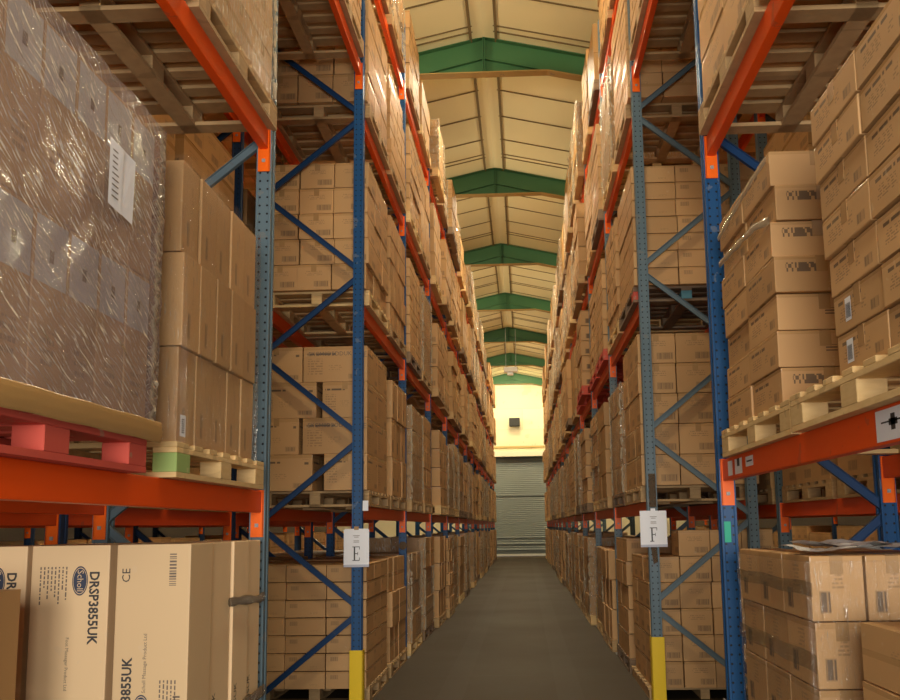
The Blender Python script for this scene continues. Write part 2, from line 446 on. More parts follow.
    dw = plain('shade_dark_side_wall', (.06, .04, .025), .8)  # side walls coloured dark to give the shade seen through the gaps
    for nm, x in (('wall_left', -10.), ('wall_right', 8.8)):
        q = MB(); q.box((x, -7, 0), (x + .2, 44.2, 7.7), dw); structure(q.build(nm), 'side wall beyond the outer racks, coloured dark for shade')
room()

# ------------------------------------------------------------------ upright frames
PW, PD, PH = .10, .08, 8.15
def post_mesh(m):
    """roll-formed rack post: box with a sunken channel on both flanks"""
    prof = [(x * .88, y) for x, y in [(-.05, -.04), (-.036, -.04), (-.032, -.036), (.032, -.036), (.036, -.04), (.05, -.04), (.05, -.018), (.044, -.014), (.044, .014), (.05, .018),
            (.05, .04), (.036, .04), (.032, .036), (-.032, .036), (-.036, .04), (-.05, .04), (-.05, .018), (-.044, .014), (-.044, -.014), (-.05, -.018)]]
    q = MB(); n = len(prof)
    for i in range(n):
        a = prof[i]; b = prof[(i + 1) % n]
        q.quad([(a[0], a[1], 0), (b[0], b[1], 0), (b[0], b[1], PH), (a[0], a[1], PH)], m)
    b0 = len(q.v); q.v += [(x, y, PH) for x, y in prof]; q.f.append(tuple(range(b0, b0 + n))); q.uv += [(0, 0)] * n; q.mi.append(q.mat(m))
    return q.mesh('post')
POST = {c: post_mesh(M[c]) for c in ('blue', 'greyblue', 'navy')}
fp = MB(); fp.box((-.08, -.07, 0), (.08, .07, .008), M['steel'])
for a_ in (-.06, .06): fp.box((a_ - .01, -.06, .008), (a_ + .01, -.045, .02), M['steel'])
FOOT = fp.mesh('foot_plate')
NODE0 = 1.594 - .764
BR = {}
def brace_mesh(c, s, up):
    key = (c, s, up)
    if key not in BR:
        q = MB(); w = DEP
        # C channel: web and two lips
        a = Vector((0, 0, 0)); b = Vector((s * w, 0, .72 if up else -.72))
        q.bar(a, b, .045, .004, M[c])
        d = (b - a).normalized(); nrm = Vector((-d.z, 0, d.x)) * .0225
        q.bar(a + nrm, b + nrm, .004, .028, M[c]); q.bar(a - nrm, b - nrm, .004, .028, M[c])
        BR[key] = q.mesh('brace')
    return BR[key]
def frame(side, k, col, row=1, loc=None, label=''):
    x, y = loc
    e = empty('upright_frame', (x, y, 0))
    nm = 'left' if side < 0 else 'right'
    tag(e, label, 'rack frame', nm + ' rack upright frames')
    for dx in (0, side * DEP):
        link('post', POST[col], e, (dx, 0, 0)); link('foot_plate', FOOT, e, (dx, 0, .001))
    bc = {'blue': 'blue_brace', 'greyblue': 'greyblue_brace', 'navy': 'blue_brace'}[col]
    for n in range(5):
        z = NODE0 + 1.528 * n
        if z + .72 < PH:
            link('brace', brace_mesh(bc, side, True), e, (0, -.012, z + .035))
            link('brace', brace_mesh(bc, side, False), e, (0, -.012, z - .035))
    return e
for s in (-1, 1):
    S = SIDE[s]
    for k in range(-1, NB):
        if s < 0: col = 'greyblue' if k in (-1, 0) else 'blue'
        else: col = 'blue' if k in (-1, 0) else 'greyblue'
        cw = {'blue': 'blue', 'greyblue': 'grey-blue'}[col]
        if k == 1: d = '%s upright frame carrying the letter %s sign' % (cw, 'E' if s < 0 else 'F')
        elif k == 0: d = '%s upright frame of %s rack just before the cross aisle' % (cw, S['name'])
        elif k == -1: d = '%s upright frame of %s rack nearest the camera' % (cw, S['name'])
        else: d = '%s upright frame, %s one past the signposted frame in %s rack' % (cw, ORD[k - 1], S['name'])
        e = frame(s, k, col, loc=(s * S['x'], fy(k, s)), label=d)
    # rows standing back to back behind, and across the next aisle
    for row, off, ks in ((2, S['x'] + DEP + .27, range(-1, 4)), (3, S['x'] + DEP + .27 + DEP + 2.6, range(0, 5))):
        for k in ks:
            frame(s, k, 'navy' if s < 0 or row == 3 else ('greyblue' if k >= 1 else 'navy'), row, loc=(s * off, fy(k, s)),
                  label='dark upright frame, %s behind %s rack, level with its %s frame' % ('row directly' if row == 2 else 'second row', S['name'], 'foremost' if k == -1 else ORD[k + 1]))

# ------------------------------------------------------------------ beams
BL = LB - PD
def beam_mesh(L):
    q = MB(); o = M['orange']
    q.box((-.025, -L / 2, -.12), (.025, L / 2, -.0), o)
    me = q.mesh('rack_beam'); bevel_mesh(me, .006, 2); return me
BEAM = beam_mesh(BL)
def conn_mesh(s):
    q = MB(); o = M['orange_bright']
    q.box((-.034, -.008, -.255), (.034, 0, .005), o); q.box((.034 * s - .003, -.008, -.255), (.034 * s + .003, .045, .005), o)
    q.box((-.01, -.012, -.2), (.01, -.008, -.18), M['steel']); q.box((-.01, -.012, -.05), (.01, -.008, -.03), M['steel'])
    return q.mesh('end_connector')
CONN = {}
for s in (-1, 1): CONN[s] = conn_mesh(-s)
def rbeam(s, k, z, x, label, group):
    """x: absolute X of beam centre line; k: bay between frame k and k+1"""
    yc = fy(k, 1 if x > 0 else -1) + LB / 2
    o = link('rack_beam', BEAM, None, (x, yc, z))
    tag(o, label, 'beam', group)
    a = link('end_connector', CONN[s], o, (0, BL / 2, 0))
    b = link('end_connector', CONN[s], o, (0, -BL / 2, 0)); b.rotation_euler = (0, 0, 0); b.scale = (1, -1, 1)
    return o
NEARBEAM = {}
for s in (-1, 1):
    S = SIDE[s]; nm = S['name']
    g = 'orange beams on the aisle face of the %s rack' % nm
    for key, lv in (('n1', 'first'), ('n2', 'second')):
        NEARBEAM[(s, key)] = rbeam(s, -1, S[key], s * (S['x'] + .0), 'orange beam, %s level, aisle side of the %s near bay' % (lv, nm), g)
        rbeam(-s, -1, S[key], s * (S['x'] + DEP), 'orange beam, %s level, rear side of the %s near bay' % (lv, nm), 'orange rear beams of the %s rack' % nm)
    rbeam(s, 0, S['t3'], s * S['x'], 'orange beam bridging the cross aisle, aisle side of %s rack' % nm, g)
    rbeam(-s, 0, S['t3'], s * (S['x'] + DEP), 'orange beam bridging the cross aisle, rear side of %s rack' % nm, 'orange rear beams of the %s rack' % nm)
    for k in range(1, NB - 1):
        for l in range(1, 5):
            rbeam(s, k, LV[l], s * S['x'], 'orange aisle-side beam, %s level, %s bay past cross aisle, %s rack' % (ORD[l], ORD[k], nm), g)
            if k <= 2:
                rbeam(-s, k, LV[l], s * (S['x'] + DEP), 'orange rear beam, %s level, %s bay past cross aisle, %s rack' % (ORD[l], ORD[k], nm), 'orange rear beams of the %s rack' % nm)
    for row, off, ks in ((2, S['x'] + DEP + .27, range(-1, 3)), (3, S['x'] + DEP + .27 + DEP + 2.6, range(0, 9))):
        for k in ks:
            for l in ((1, 2, 3) if row == 2 else (1, 2)):
                for dx, w in ((0, 'front'), (DEP, 'back')):
                    if row == 3 and dx: continue
                    rbeam(-s, k, LV[l] - (.04 if row == 2 else 0), s * (off + dx), 'orange %s beam, %s level, %s row behind %s rack, beside %s' % (w, ORD[l], 'next' if row == 2 else 'second', nm, baydesc(k)), 'orange beams in the rows behind the %s rack' % nm)

# ------------------------------------------------------------------ pallets
def pallet_parts(w, mats):
    """1.2 along Y (w), 1.0 along X, .145 high. origin: centre bottom"""
    wd = mats
    deck = MB(); xs = 1.0
    n = 7
    for i in range(n):
        bw = .125 if i in (0, n - 1) else .095
        yc = -w / 2 + bw / 2 + (w - bw) * i / (n - 1) if i in (0, n - 1) else -w / 2 + .0625 + (w - .125) * i / (n - 1)
        deck.box((-xs / 2, yc - bw / 2, .123), (xs / 2, yc + bw / 2, .145), wd)
    for x in (-xs / 2 + .05, 0, xs / 2 - .05): deck.box((x - .05, -w / 2, .101), (x + .05, w / 2, .123), wd)
    blocks = []
    for x in (-xs / 2 + .05, 0, xs / 2 - .05):
        for y in (-w / 2 + .07, 0, w / 2 - .07):
            b = MB(); b.box((x - .05, y - .07, .022), (x + .05, y + .07, .101), wd); blocks.append(b)
    base = MB()
    for x in (-xs / 2 + .05, 0, xs / 2 - .05): base.box((x - .05, -w / 2, 0), (x + .05, w / 2, .022), wd)
    for y in (-w / 2 + .05, w / 2 - .05): base.box((-xs / 2 + .1, y - .05, 0), (xs / 2 - .1, y + .05, .0218), wd)
    return deck, blocks, base
PM = {}
def pallet_set(w, matname, parts):
    key = (w, matname, parts)
    if key not in PM:
        deck, blocks, base = pallet_parts(w, M[matname])
        if parts:
            dm = deck.mesh('deck_boards'); bevel_mesh(dm, .0025, 1)
            bms = []
            for b in blocks:
                m_ = b.mesh('block'); bevel_mesh(m_, .003, 1); bms.append(m_)
            PM[key] = (dm, bms, base.mesh('base_board'))
        else:
            q = MB()
            for b in [deck] + blocks + [base]:
                o = len(q.v); q.v += b.v; q.f += [tuple(i + o for i in t) for t in b.f]; q.uv += b.uv; q.mi += [q.mat(M[matname])] * len(b.f)
            PM[key] = q.mesh('wooden_pallet')
    return PM[key]
NPAL = 0
def pallet(s, xa, yc, z, w=1.2, matname='wood', parts=False, label='', blockmat=None, rot=0., group=None):
    """xa: |X| of the pallet edge on the aisle side"""
    global NPAL; NPAL += 1
    x = s * (xa + .5)
    d = pallet_set(w, matname, parts)
    if not parts:
        o = link('wooden_pallet', d, None, (x, yc, z))
    else:
        o = link('wooden_pallet', d[0], None, (x, yc, z))
        for i, m_ in enumerate(d[1]):
            b = link('block', m_, o)
            if blockmat and i in blockmat:
                nm_ = m_.copy(); nm_.materials.clear(); nm_.materials.append(M[blockmat[i]]); b.data = nm_
                b['label'] = blockmat[i].split('_')[0] + ' painted block'
        link('base_board', d[2], o)
    o.rotation_euler = (0, 0, rot)
    tag(o, label, 'pallet', group or ('wooden pallets in the %s rack' % SIDE[s]['name']))
    return o

# ------------------------------------------------------------------ cartons
CART = []   # every carton: dict(c=(x,y,z centre bottom), d=(dx,dy,dz), rot, style, label, group, must)
def carton(x, y, z, dx, dy, dz, style, label, group, rot=0., must=0, vis=True, tape=False):
    CART.append(dict(p=(x, y, z), d=(round(dx, 3), round(dy, 3), round(dz, 3)), r=rot, s=style, l=label, g=group, m=must, v=vis, t=tape))

def rowword(i, n):
    return 'bottom' if i == 0 else ('top' if i == n - 1 else ORD[i + 1])
def load(s, xa, y0, z0, nY, wY, rows, h, nX, dX, style, phrase, group, jit=.006, bond=0., must=0, lean=0., end=False, gapw=.008, adj='brown', tape=False, ragged=0, toprow=None, rnd=R):
    """block of cartons: xa |X| of aisle face; y0 near face; columns along Y, rows up, nX deep away from the aisle"""
    for r in range(rows):
        oy = bond * (r % 2) - bond / 2 + rnd.uniform(-1, 1) * ragged
        ox = rnd.uniform(-1, 1) * jit + lean * r
        for c in range(nY):
            if toprow is not None and r == rows - 1 and c not in toprow: continue
            for i in range(nX):
                vis = (i == 0) or (c == 0 and end)
                x = s * (xa + i * dX + dX / 2) + s * (ox + rnd.uniform(-1, 1) * jit * .5)
                y = y0 + wY * (c + .5) + oy + rnd.uniform(-1, 1) * jit * .3
                w = 'row' 
                if i == 0 and not end: lab = '%s carton, %s row, %s column, %s' % (adj, rowword(r, rows), ORD[c + 1], phrase)
                else: lab = '%s carton, %s row, %s deep, %s column, %s' % (adj, rowword(r, rows), ORD[i + 1], ORD[c + 1], phrase)
                carton(x, y, z0 + r * (h + .001), dX - gapw, wY - gapw, h - .003, style, lab, group, rnd.uniform(-1, 1) * .008, must, vis, tape and vis)

WRAP = []
def film_mesh(w, d, h, seed, m, amp=.006, st=14):
    """loose sleeve of film round a load: w along Y, d along X, h up; origin centre bottom, open top rim folded over"""
    rn = random.Random(seed); q = MB(); k = q.mat(m)
    per = [(-d / 2, -w / 2), (d / 2, -w / 2), (d / 2, w / 2), (-d / 2, w / 2)]
    n = [max(3, int(d / .11)), max(3, int(w / .07)), max(3, int(d / .11)), max(3, int(w / .07))]
    pts = []; al = 0; us = []
    for i in range(4):
        a = per[i]; b = per[(i + 1) % 4]
        for j in range(n[i]):
            t = j / n[i]; pts.append((a[0] + (b[0] - a[0]) * t, a[1] + (b[1] - a[1]) * t, j == 0)); us.append(al + t * math.dist(a, b))
        al += math.dist(a, b)
    N = len(pts); base = len(q.v)
    for r in range(st + 1):
        for x, y, cnr in pts:
            nx = x / d * 2; ny = y / w * 2
            a = rn.uniform(-.2, 1) * amp * (.4 if cnr else 1)
            gx = a * (1 if abs(nx) > .99 else 0) * math.copysign(1, x); gy = a * (1 if abs(ny) > .99 else 0) * math.copysign(1, y)
            q.v.append((x + gx, y + gy, h * r / st + (rn.uniform(-.004, .004) if 0 < r < st else 0)))
    for r in range(st):
        for j in range(N):
            j2 = (j + 1) % N
            q.f.append((base + r * N + j, base + r * N + j2, base + (r + 1) * N + j2, base + (r + 1) * N + j)); q.mi.append(k)
            u0 = us[j]; u1 = us[j2] if j2 else al
            q.uv += [(u0, h * r / st), (u1, h * r / st), (u1, h * (r + 1) / st), (u0, h * (r + 1) / st)]
    if m is M['film']:
        # glossy film pleats added at the load corners to make glints
        for cx, cy in per:
            px = None
            for r in range(41):
                rr = rn.uniform(.006, .015); ox, oy = rn.uniform(-.006, .006), rn.uniform(-.006, .006)
                ring = [(cx + ox + rr * math.cos(6.283 * t / 6), cy + oy + rr * math.sin(6.283 * t / 6), h * r / 40) for t in range(6)]
                if px and rn.random() < .8:
                    for t in range(6): q.quad([px[t], px[(t + 1) % 6], ring[(t + 1) % 6], ring[t]], M['film_pleat'], ((0, 0), (.02, 0), (.02, .03), (0, .03)))
                px = ring
    me = q.mesh('plastic_wrap')
    me.polygons.foreach_set('use_smooth', [True] * len(me.polygons)); return me
FM = {}
def wrap(s, xa, y0, z0, w, d, h, label, m='film', seed=None, amp=.006, parent=None):
    key = (round(w, 2), round(d, 2), round(h, 1), m, (seed or 0) % 3)
    if key not in FM: FM[key] = film_mesh(w, d, h, hash(key[:3]) % 99 + key[4], M[m], amp)
    o = link('plastic_wrap', FM[key], None, (s * (xa + d / 2), y0 + w / 2, z0))
    tag(o, label, 'plastic wrap', 'stretch film around pallet loads'); return o

def text(body, size, m, parent, org, right, up, name='printed_text', align='CENTER', label=None, squeeze=1., bold=.0):
    cu = bpy.data.curves.new(name, 'FONT'); cu.body = body; cu.size = size; cu.align_x = align; cu.align_y = 'CENTER'; cu.resolution_u = 2; cu.offset = size * bold
    t = bpy.data.objects.new('tmp', cu); COL.objects.link(t)
    dg = bpy.context.evaluated_depsgraph_get(); me = bpy.data.meshes.new_from_object(t.evaluated_get(dg)); me.name = name
    bpy.data.objects.remove(t); bpy.data.curves.remove(cu)
    me.materials.clear(); me.materials.append(m)
    right = Vector(right).normalized(); up = Vector(up).normalized(); n = right.cross(up)
    Mx = Matrix((right * squeeze, up, n)).transposed().to_4x4(); Mx.translation = Vector(org) + n * .0012
    me.transform(Mx)
    o = link(name, me, parent)
    if label: o['label'] = label
    return o

# ---- near left, level one: heavy wrapped load on the red pallet
S = SIDE[-1]; ZL = S['n1']
pallet(-1, 1.395, 2.46, ZL, 1.2, 'red', True, 'red painted pallet under the film wrapped load at the left')
PB = ZL + .146
load(-1, 1.40, 1.92, PB, 6, .19, 2, .585, 3, .33, 'film', 'film wrapped load on red pallet', 'cartons under film on the red pallet', jit=.002, end=False, must=2, adj='tall')
# slip sheet and film
q = MB(); q.box((-.53, -.60, 0), (.53, .60, .012), M['tape'])
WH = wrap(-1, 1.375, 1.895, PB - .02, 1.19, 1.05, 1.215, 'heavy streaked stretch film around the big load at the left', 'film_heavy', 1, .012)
def pleats(name, parent, x, y, h, r, seed):
    rn = random.Random(seed); q = MB(); k = q.mat(M['film_pleat']); n = 8; st = 90; rings = []
    for i in range(st + 1):
        z = h * i / st; rr = r * rn.uniform(.5, 1.3); ox = rn.uniform(-.4, .4) * r; oy = rn.uniform(-.5, .5) * r
        rings.append([(x + ox + rr * .6 * math.cos(6.283 * j / n), y + oy + rr * math.sin(6.283 * j / n), z + rn.uniform(-.003, .003)) for j in range(n)])
    for a, b in zip(rings[:-1], rings[1:]):
        for j in range(n): q.quad([a[j], a[(j + 1) % n], b[(j + 1) % n], b[j]], M['film_pleat'], ((0, 0), (.1, 0), (.1, .1), (0, .1)))
    o = q.build(name, parent); o.data.polygons.foreach_set('use_smooth', [True] * len(o.data.polygons)); return o
q = MB(); prof_ = [(.0, -.012), (.006, -.004), (.003, .004), (.009, .012), (.005, .02), (.010, .029), (.004, .037), (.009, .046), (.003, .053), (.005, .06), (.0, .066)]
for i in range(80):
    a, b_ = -.60 + i * .015, -.60 + (i + 1) * .015
    def hp(t, p): return (.540 + p[0] * (1 + .06 * math.sin(t * .7 + p[1] * 90)), p[1] + .0012 * math.sin(t * .31))
    for p0, p1 in zip(prof_[:-1], prof_[1:]):
        (x0, z0), (x1, z1), (x2, z2), (x3, z3) = hp(i, p0), hp(i + 1, p0), hp(i + 1, p1), hp(i, p1)
        q.quad([(x0, a, z0), (x1, b_, z1), (x2, b_, z2), (x3, a, z3)], M['film_gather'])
fg = q.build('film_hem', WH); bm__ = bmesh.new(); bm__.from_mesh(fg.data); bmesh.ops.remove_doubles(bm__, verts=bm__.verts, dist=.0005); bm__.to_mesh(fg.data); bm__.free(); fg.data.polygons.foreach_set('use_smooth', [True] * len(fg.data.polygons)); fg['label'] = 'gathered brown hem'
pleats('film_pleats', WH, .515, .585, 1.2, .016, 5)
# document pouch and carton labels seen through film
def sheet(name, pts, m, parent=None, bend=0.):
    q = MB(); q.quad(pts, m); return q.build(name, parent)
q = MB()
for (ya, yb, za, zb, off) in ((0, .085, 0, .23, 0), (.085, .17, -.005, .225, .004)):
    q.quad([(0, ya, za), (0.002, yb, za - .01), (0.006, yb, zb - .01), (0, ya, zb)], M['paper'])
for i in range(9): q.quad([(.0035, .015 + .0, .03 + i * .02), (.0035, .06, .03 + i * .02), (.0035, .06, .035 + i * .02), (.0035, .015, .035 + i * .02)], M['ink_soft'])
pouch = q.build('document_pouch', None, (-1.355, 2.62, PB + .72)); tag(pouch, 'white folded document pouch stuck to the big wrapped load', 'document')
# ---- near left, level one: tall brown cartons on the pallet with a green block
pallet(-1, 1.395, 3.90, ZL, 1.14, 'wood_pale', True, 'pale pallet with a green painted corner block, left near bay', blockmat={6: 'green_wood', 3: 'green_wood', 0: 'green_wood'})
load(-1, 1.41, 3.37, PB, 5, .196, 3, .405, 2, .42, 'tall', 'load on green block pallet', 'tall cartons on the green block pallet', gapw=.014, jit=.008, end=True, must=2, adj='tall')
wrap(-1, 1.40, 3.36, PB, 1.0, .86, 1.23, 'thin film around the tall cartons on green block pallet', 'film_clear', 2, .003)
# ---- near left, floor: large flat-pack cartons
YF = 3.57
pallet(-1, 1.41, 4.05, 0, 1.2, 'wood', True, 'wooden pallet on the floor under the big pale cartons, left')
BIG = []
for c in range(4):
    w = (.27, .27, .24, .22)[c]; y = YF + sum((.27, .27, .24, .22)[:c])
    for i in range(3):
        dx = .325 if i == 0 else .345
        xo = 1.42 + (0 if i == 0 else .35 + .36 * (i - 1)) + (.012 if c % 2 else 0)
        BIG.append((i, c, -(xo + dx / 2), y + w / 2, dx - .006, w - .012))
for i, c, x, y, dx, dy in BIG:
    carton(x, y, .146, dx, dy, 1.345, 'pale', 'big pale upright carton on floor, %s from aisle, %s back, left near bay' % (ORD[i + 1], ORD[c + 1]), 'big upright cartons on the floor at the left', 0, 3, c < 1 or i == 0)
# brown stack in front at the very left
for r in range(3):
    carton(-2.17, 3.0, r * .448, .52, .34, .445, 'deep', 'dark brown carton at far left edge, %s of its stack of three' % ('bottom', 'middle', 'top')[r], 'dark brown cartons at far left edge', 0, 3)
carton(-2.62, 3.05, 0, .34, .34, 1.2, 'barcode', 'brown carton standing behind the dark stack at far left edge', None, 0, 3)
q = MB()
# twisted film ropes round the big cartons
def rope(pts, r, name, label, m='film_rope'):
    me = bpy.data.meshes.new(name); bm = bmesh.new(); rn = random.Random(4); seg = 7; rings = []
    P = [Vector(p) for p in pts]; dense = []
    for a, b in zip(P[:-1], P[1:]):
        n = max(2, int((b - a).length / .03)); dense += [a.lerp(b, i / n) for i in range(n)]
    dense.append(P[-1])
    for i, p in enumerate(dense):
        d = (dense[min(i + 1, len(dense) - 1)] - dense[max(i - 1, 0)]).normalized()
        up = Vector((0, 0, 1)); sd = d.cross(up).normalized()
        fl = 1 + .12 * math.sin(i * .9) + rn.uniform(-.12, .12)
        rings.append([bm.verts.new(p + sd * math.cos(t) * r * .3 + up * math.sin(t) * r * fl) for t in [2 * math.pi * j / seg for j in range(seg)]])
    for a, b in zip(rings[:-1], rings[1:]):
        for j in range(seg): bm.faces.new((a[j], a[(j + 1) % seg], b[(j + 1) % seg], b[j]))
    bm.normal_update(); uvl = bm.loops.layers.uv.new('UVMap')
    for fc in bm.faces:
        fc.smooth = True
        for l in fc.loops: l[uvl].uv = (l.vert.co.y * 1.0, l.vert.co.z * 3)
    bm.to_mesh(me); bm.free(); me.materials.append(M[m])
    o = link(name, me); tag(o, label, 'plastic wrap'); return o
rope([(-1.408, 4.02, 1.205), (-1.406, 4.2, 1.20), (-1.402, 4.45, 1.185), (-1.41, 4.56, 1.19)], .022, 'film_strap', 'shiny brown film strap high across the big pale cartons')
rope([(-1.408, 3.58, .66), (-1.404, 3.9, .675), (-1.402, 4.3, .69), (-1.405, 4.57, .70)], .03, 'film_strap', 'brown film strap low across the big pale cartons')

# ---- near right, level one: P1 and P2
S = SIDE[1]; ZR = S['n1']; PR = ZR + .146
pallet(1, 1.085, 4.01, ZR, 1.18, 'wood_pale', True, 'pale new pallet beside the blue post, right near bay')
pallet(1, 1.07, 2.76, ZR, 1.2, 'wood_pale', True, 'pale new pallet at the right edge on the labelled beam')
load(1, 1.115, 3.60, PR, 2, .46, 7, .163, 2, .42, 'bold', 'right load beside blue post', 'cartons beside the blue post on the right', jit=.014, end=True, must=2, ragged=.012, tape=False)
load(1, 1.10, 2.53 - .42, PR, 2, .41, 7, .139, 2, .46, 'bold', 'right edge load on labelled beam', 'cartons at the right edge', jit=.006, lean=-.0055, end=True, must=2, ragged=.004)
rope([(1.10, 3.6, 2.86), (1.092, 3.8, 2.90), (1.094, 4.2, 2.93), (1.10, 4.51, 2.95)], .02, 'film_strap', 'shiny film strap across the middle of the cartons beside the blue post', 'film_pleat')
rope([(1.10, 3.6, 3.14), (1.093, 3.8, 3.13), (1.094, 4.2, 3.11), (1.10, 4.51, 3.10)], .018, 'film_strap', 'shiny film strap along the top row of cartons beside the blue post', 'film_pleat')
# ---- near right, floor
load(1, 1.105, 3.34, .146, 3, .36, 5, .2525, 3, .212, 'stamp', 'floor stack under newspaper, right', 'cartons in the floor stack under the newspaper', jit=.006, end=True, must=2)
pallet(1, 1.10, 3.9, 0, 1.2, 'wood', True, 'wooden pallet on the floor under the newspaper stack, right')
for r in range(6):
    carton(1.42 + (.01 if r % 2 else 0), 2.72, .0 + r * .2, .53, .62, .198, 'stamp' if r < 5 else 'plain', 'wide carton at bottom right corner, %s of its stack' % ('top' if r == 5 else ('bottom' if r == 0 else ORD[r + 1])), 'wide cartons at the bottom right corner', .02 if r == 5 else 0, 3, r > 3)
wrap(1, 1.095, 3.325, .3, 1.1, .66, 1.09, 'thin film around the floor stack under the newspaper', 'film_clear', 1, .003)

for z_, hh_, nm_ in ((1.255, .055, 'upper'), (.97, .07, 'lower')):
    q = MB(); x_ = 1.094; n_ = 12
    for i in range(n_):
        a, b_ = 3.30 + 1.14 * i / n_, 3.30 + 1.14 * (i + 1) / n_
        za, zc = z_ + .004 * math.sin(i * 1.1), z_ + .004 * math.sin((i + 1) * 1.1)
        q.quad([(x_ - .002 * (i % 2), b_, zc), (x_ - .002 * ((i + 1) % 2), a, za), (x_ - .002 * ((i + 1) % 2), a, za + hh_), (x_ - .002 * (i % 2), b_, zc + hh_)], M['film_band'], ((b_, 0), (a, 0), (a, .06), (b_, .06)))
    o = q.build('film_band'); tag(o, 'brown shiny film band, %s one across the newspaper stack' % nm_, 'plastic wrap')
# newspaper lying on the floor stack
def newspaper():
    rn = random.Random(8); z0 = .146 + 5 * .2535 + .004
    e = empty('newspaper', (1.32, 3.55, z0)); tag(e, 'crumpled open newspaper on top of the right floor stack', 'newspaper')
    pm, nt, b = mat('newsprint'); uv = nt.nodes.new('ShaderNodeUVMap'); uv.uv_map = 'UVMap'
    sp = nt.nodes.new('ShaderNodeSeparateXYZ'); nt.links.new(uv.outputs[0], sp.inputs[0])
    ln = mth(nt, 'LESS_THAN', mth(nt, 'FRACT', mth(nt, 'MULTIPLY', sp.outputs[1], 34)), .5)
    bl = noise(nt, 5, 1, uv.outputs[0])
    c = mixc(nt, mth(nt, 'MULTIPLY', ln, .3), (.72, .70, .66), (.25, .24, .23)); c = mixc(nt, mth(nt, 'GREATER_THAN', bl, .62), c, (.28, .2, .17))
    nt.links.new(c, b.inputs['Base Color'])
    for j, (ox, oy, rz, w, h, zz) in enumerate(((-.05, -.03, .2, .36, .26, 0), (.2, .02, -.3, .34, .28, .006), (.02, .1, .7, .3, .3, .014), (.3, .1, .1, .3, .25, .012))):
        q = MB(); n = 9; k = q.mat(pm); ph = rn.uniform(0, 6)
        for a in range(n + 1):
            for c_ in range(n + 1):
                u, v = a / n - .5, c_ / n - .5
                z = zz + .012 + .012 * math.sin(u * 7 + ph) * math.cos(v * 5 + ph) + rn.uniform(0, .006) + .03 * max(0, abs(u) - .3)
                x, y = u * w, v * h
                q.v.append((ox + x * math.cos(rz) - y * math.sin(rz), oy + x * math.sin(rz) + y * math.cos(rz), z))
        for a in range(n):
            for c_ in range(n):
                i = a * (n + 1) + c_; q.f.append((i, i + n + 1, i + n + 2, i + 1)); q.mi.append(k)
                q.uv += [(a / n, c_ / n), ((a + 1) / n, c_ / n), ((a + 1) / n, (c_ + 1) / n), (a / n, (c_ + 1) / n)]
        q.build('newspaper_sheet', e)
newspaper()

# ---- near bays, second level (seen from below) and upper level goods
for s in (-1, 1):
    S = SIDE[s]; z = S['n2']; nm = S['name']
    for j, yc in enumerate((4.07, 2.78) if s < 0 else (4.14, 2.86)):
        which = 'farther' if j == 0 else 'nearer'
        pallet(s, S['x'] - .07, yc, z, 1.2, 'wood' , True, 'overhead pallet seen from below, second level, %s near bay, %s one' % (nm, which))
        load(s, S['x'] - .055, yc - .55, z + .146, 3 if s < 0 else 2, 1.1 / (3 if s < 0 else 2), 5, .27, 2, .46, 'plain' if s < 0 else 'barcode', '%s overhead near bay, %s load' % (nm, which), 'overhead cartons in the %s near bay' % nm, end=(j == 1), must=1)
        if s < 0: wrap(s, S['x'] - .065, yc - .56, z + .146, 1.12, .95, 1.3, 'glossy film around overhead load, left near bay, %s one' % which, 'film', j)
    z = S['t3']
    for j, yc in enumerate((fy(0, s) + .74, fy(0, s) + 2.05)):
        which = ('nearer', 'farther')[j]
        pallet(s, S['x'] - .07, yc, z, 1.2, 'wood_old' if j == 0 else 'wood', True, 'pallet bridging the cross aisle on %s rack, %s one' % (nm, which))
        load(s, S['x'] - .055, yc - .56, z + .146, 3, .373, 4, .30, 2, .46, 'plain' if j else 'barcode', '%s bridge over cross aisle, %s load' % (nm, which), 'cartons over the cross aisle, %s rack' % nm, end=(j == 0), must=0)
    # level above the bridge
    for j, yc in enumerate((fy(0, s) + .74, fy(0, s) + 2.05)):
        z4 = LV[4] + .38
        which = ('nearer', 'farther')[j]
        pallet(s, S['x'] - .07, yc, z4, 1.2, 'wood', False, 'top level pallet above the cross aisle, %s rack, %s one' % (nm, which))
        load(s, S['x'] - .055, yc - .56, z4 + .146, 3, .373, 3, .30, 2, .46, 'plain', '%s top level above cross aisle, %s' % (nm, which), 'top cartons over the cross aisle, %s rack' % nm)
    rbeam(s, 0, LV[4] + .38, s * S['x'], 'orange topmost beam above the cross aisle, aisle side of %s rack' % nm, 'orange beams on the aisle face of the %s rack' % nm)
    rbeam(-s, 0, LV[4] + .38, s * (S['x'] + DEP), 'orange topmost beam above the cross aisle, rear side of %s rack' % nm, 'orange rear beams of the %s rack' % nm)

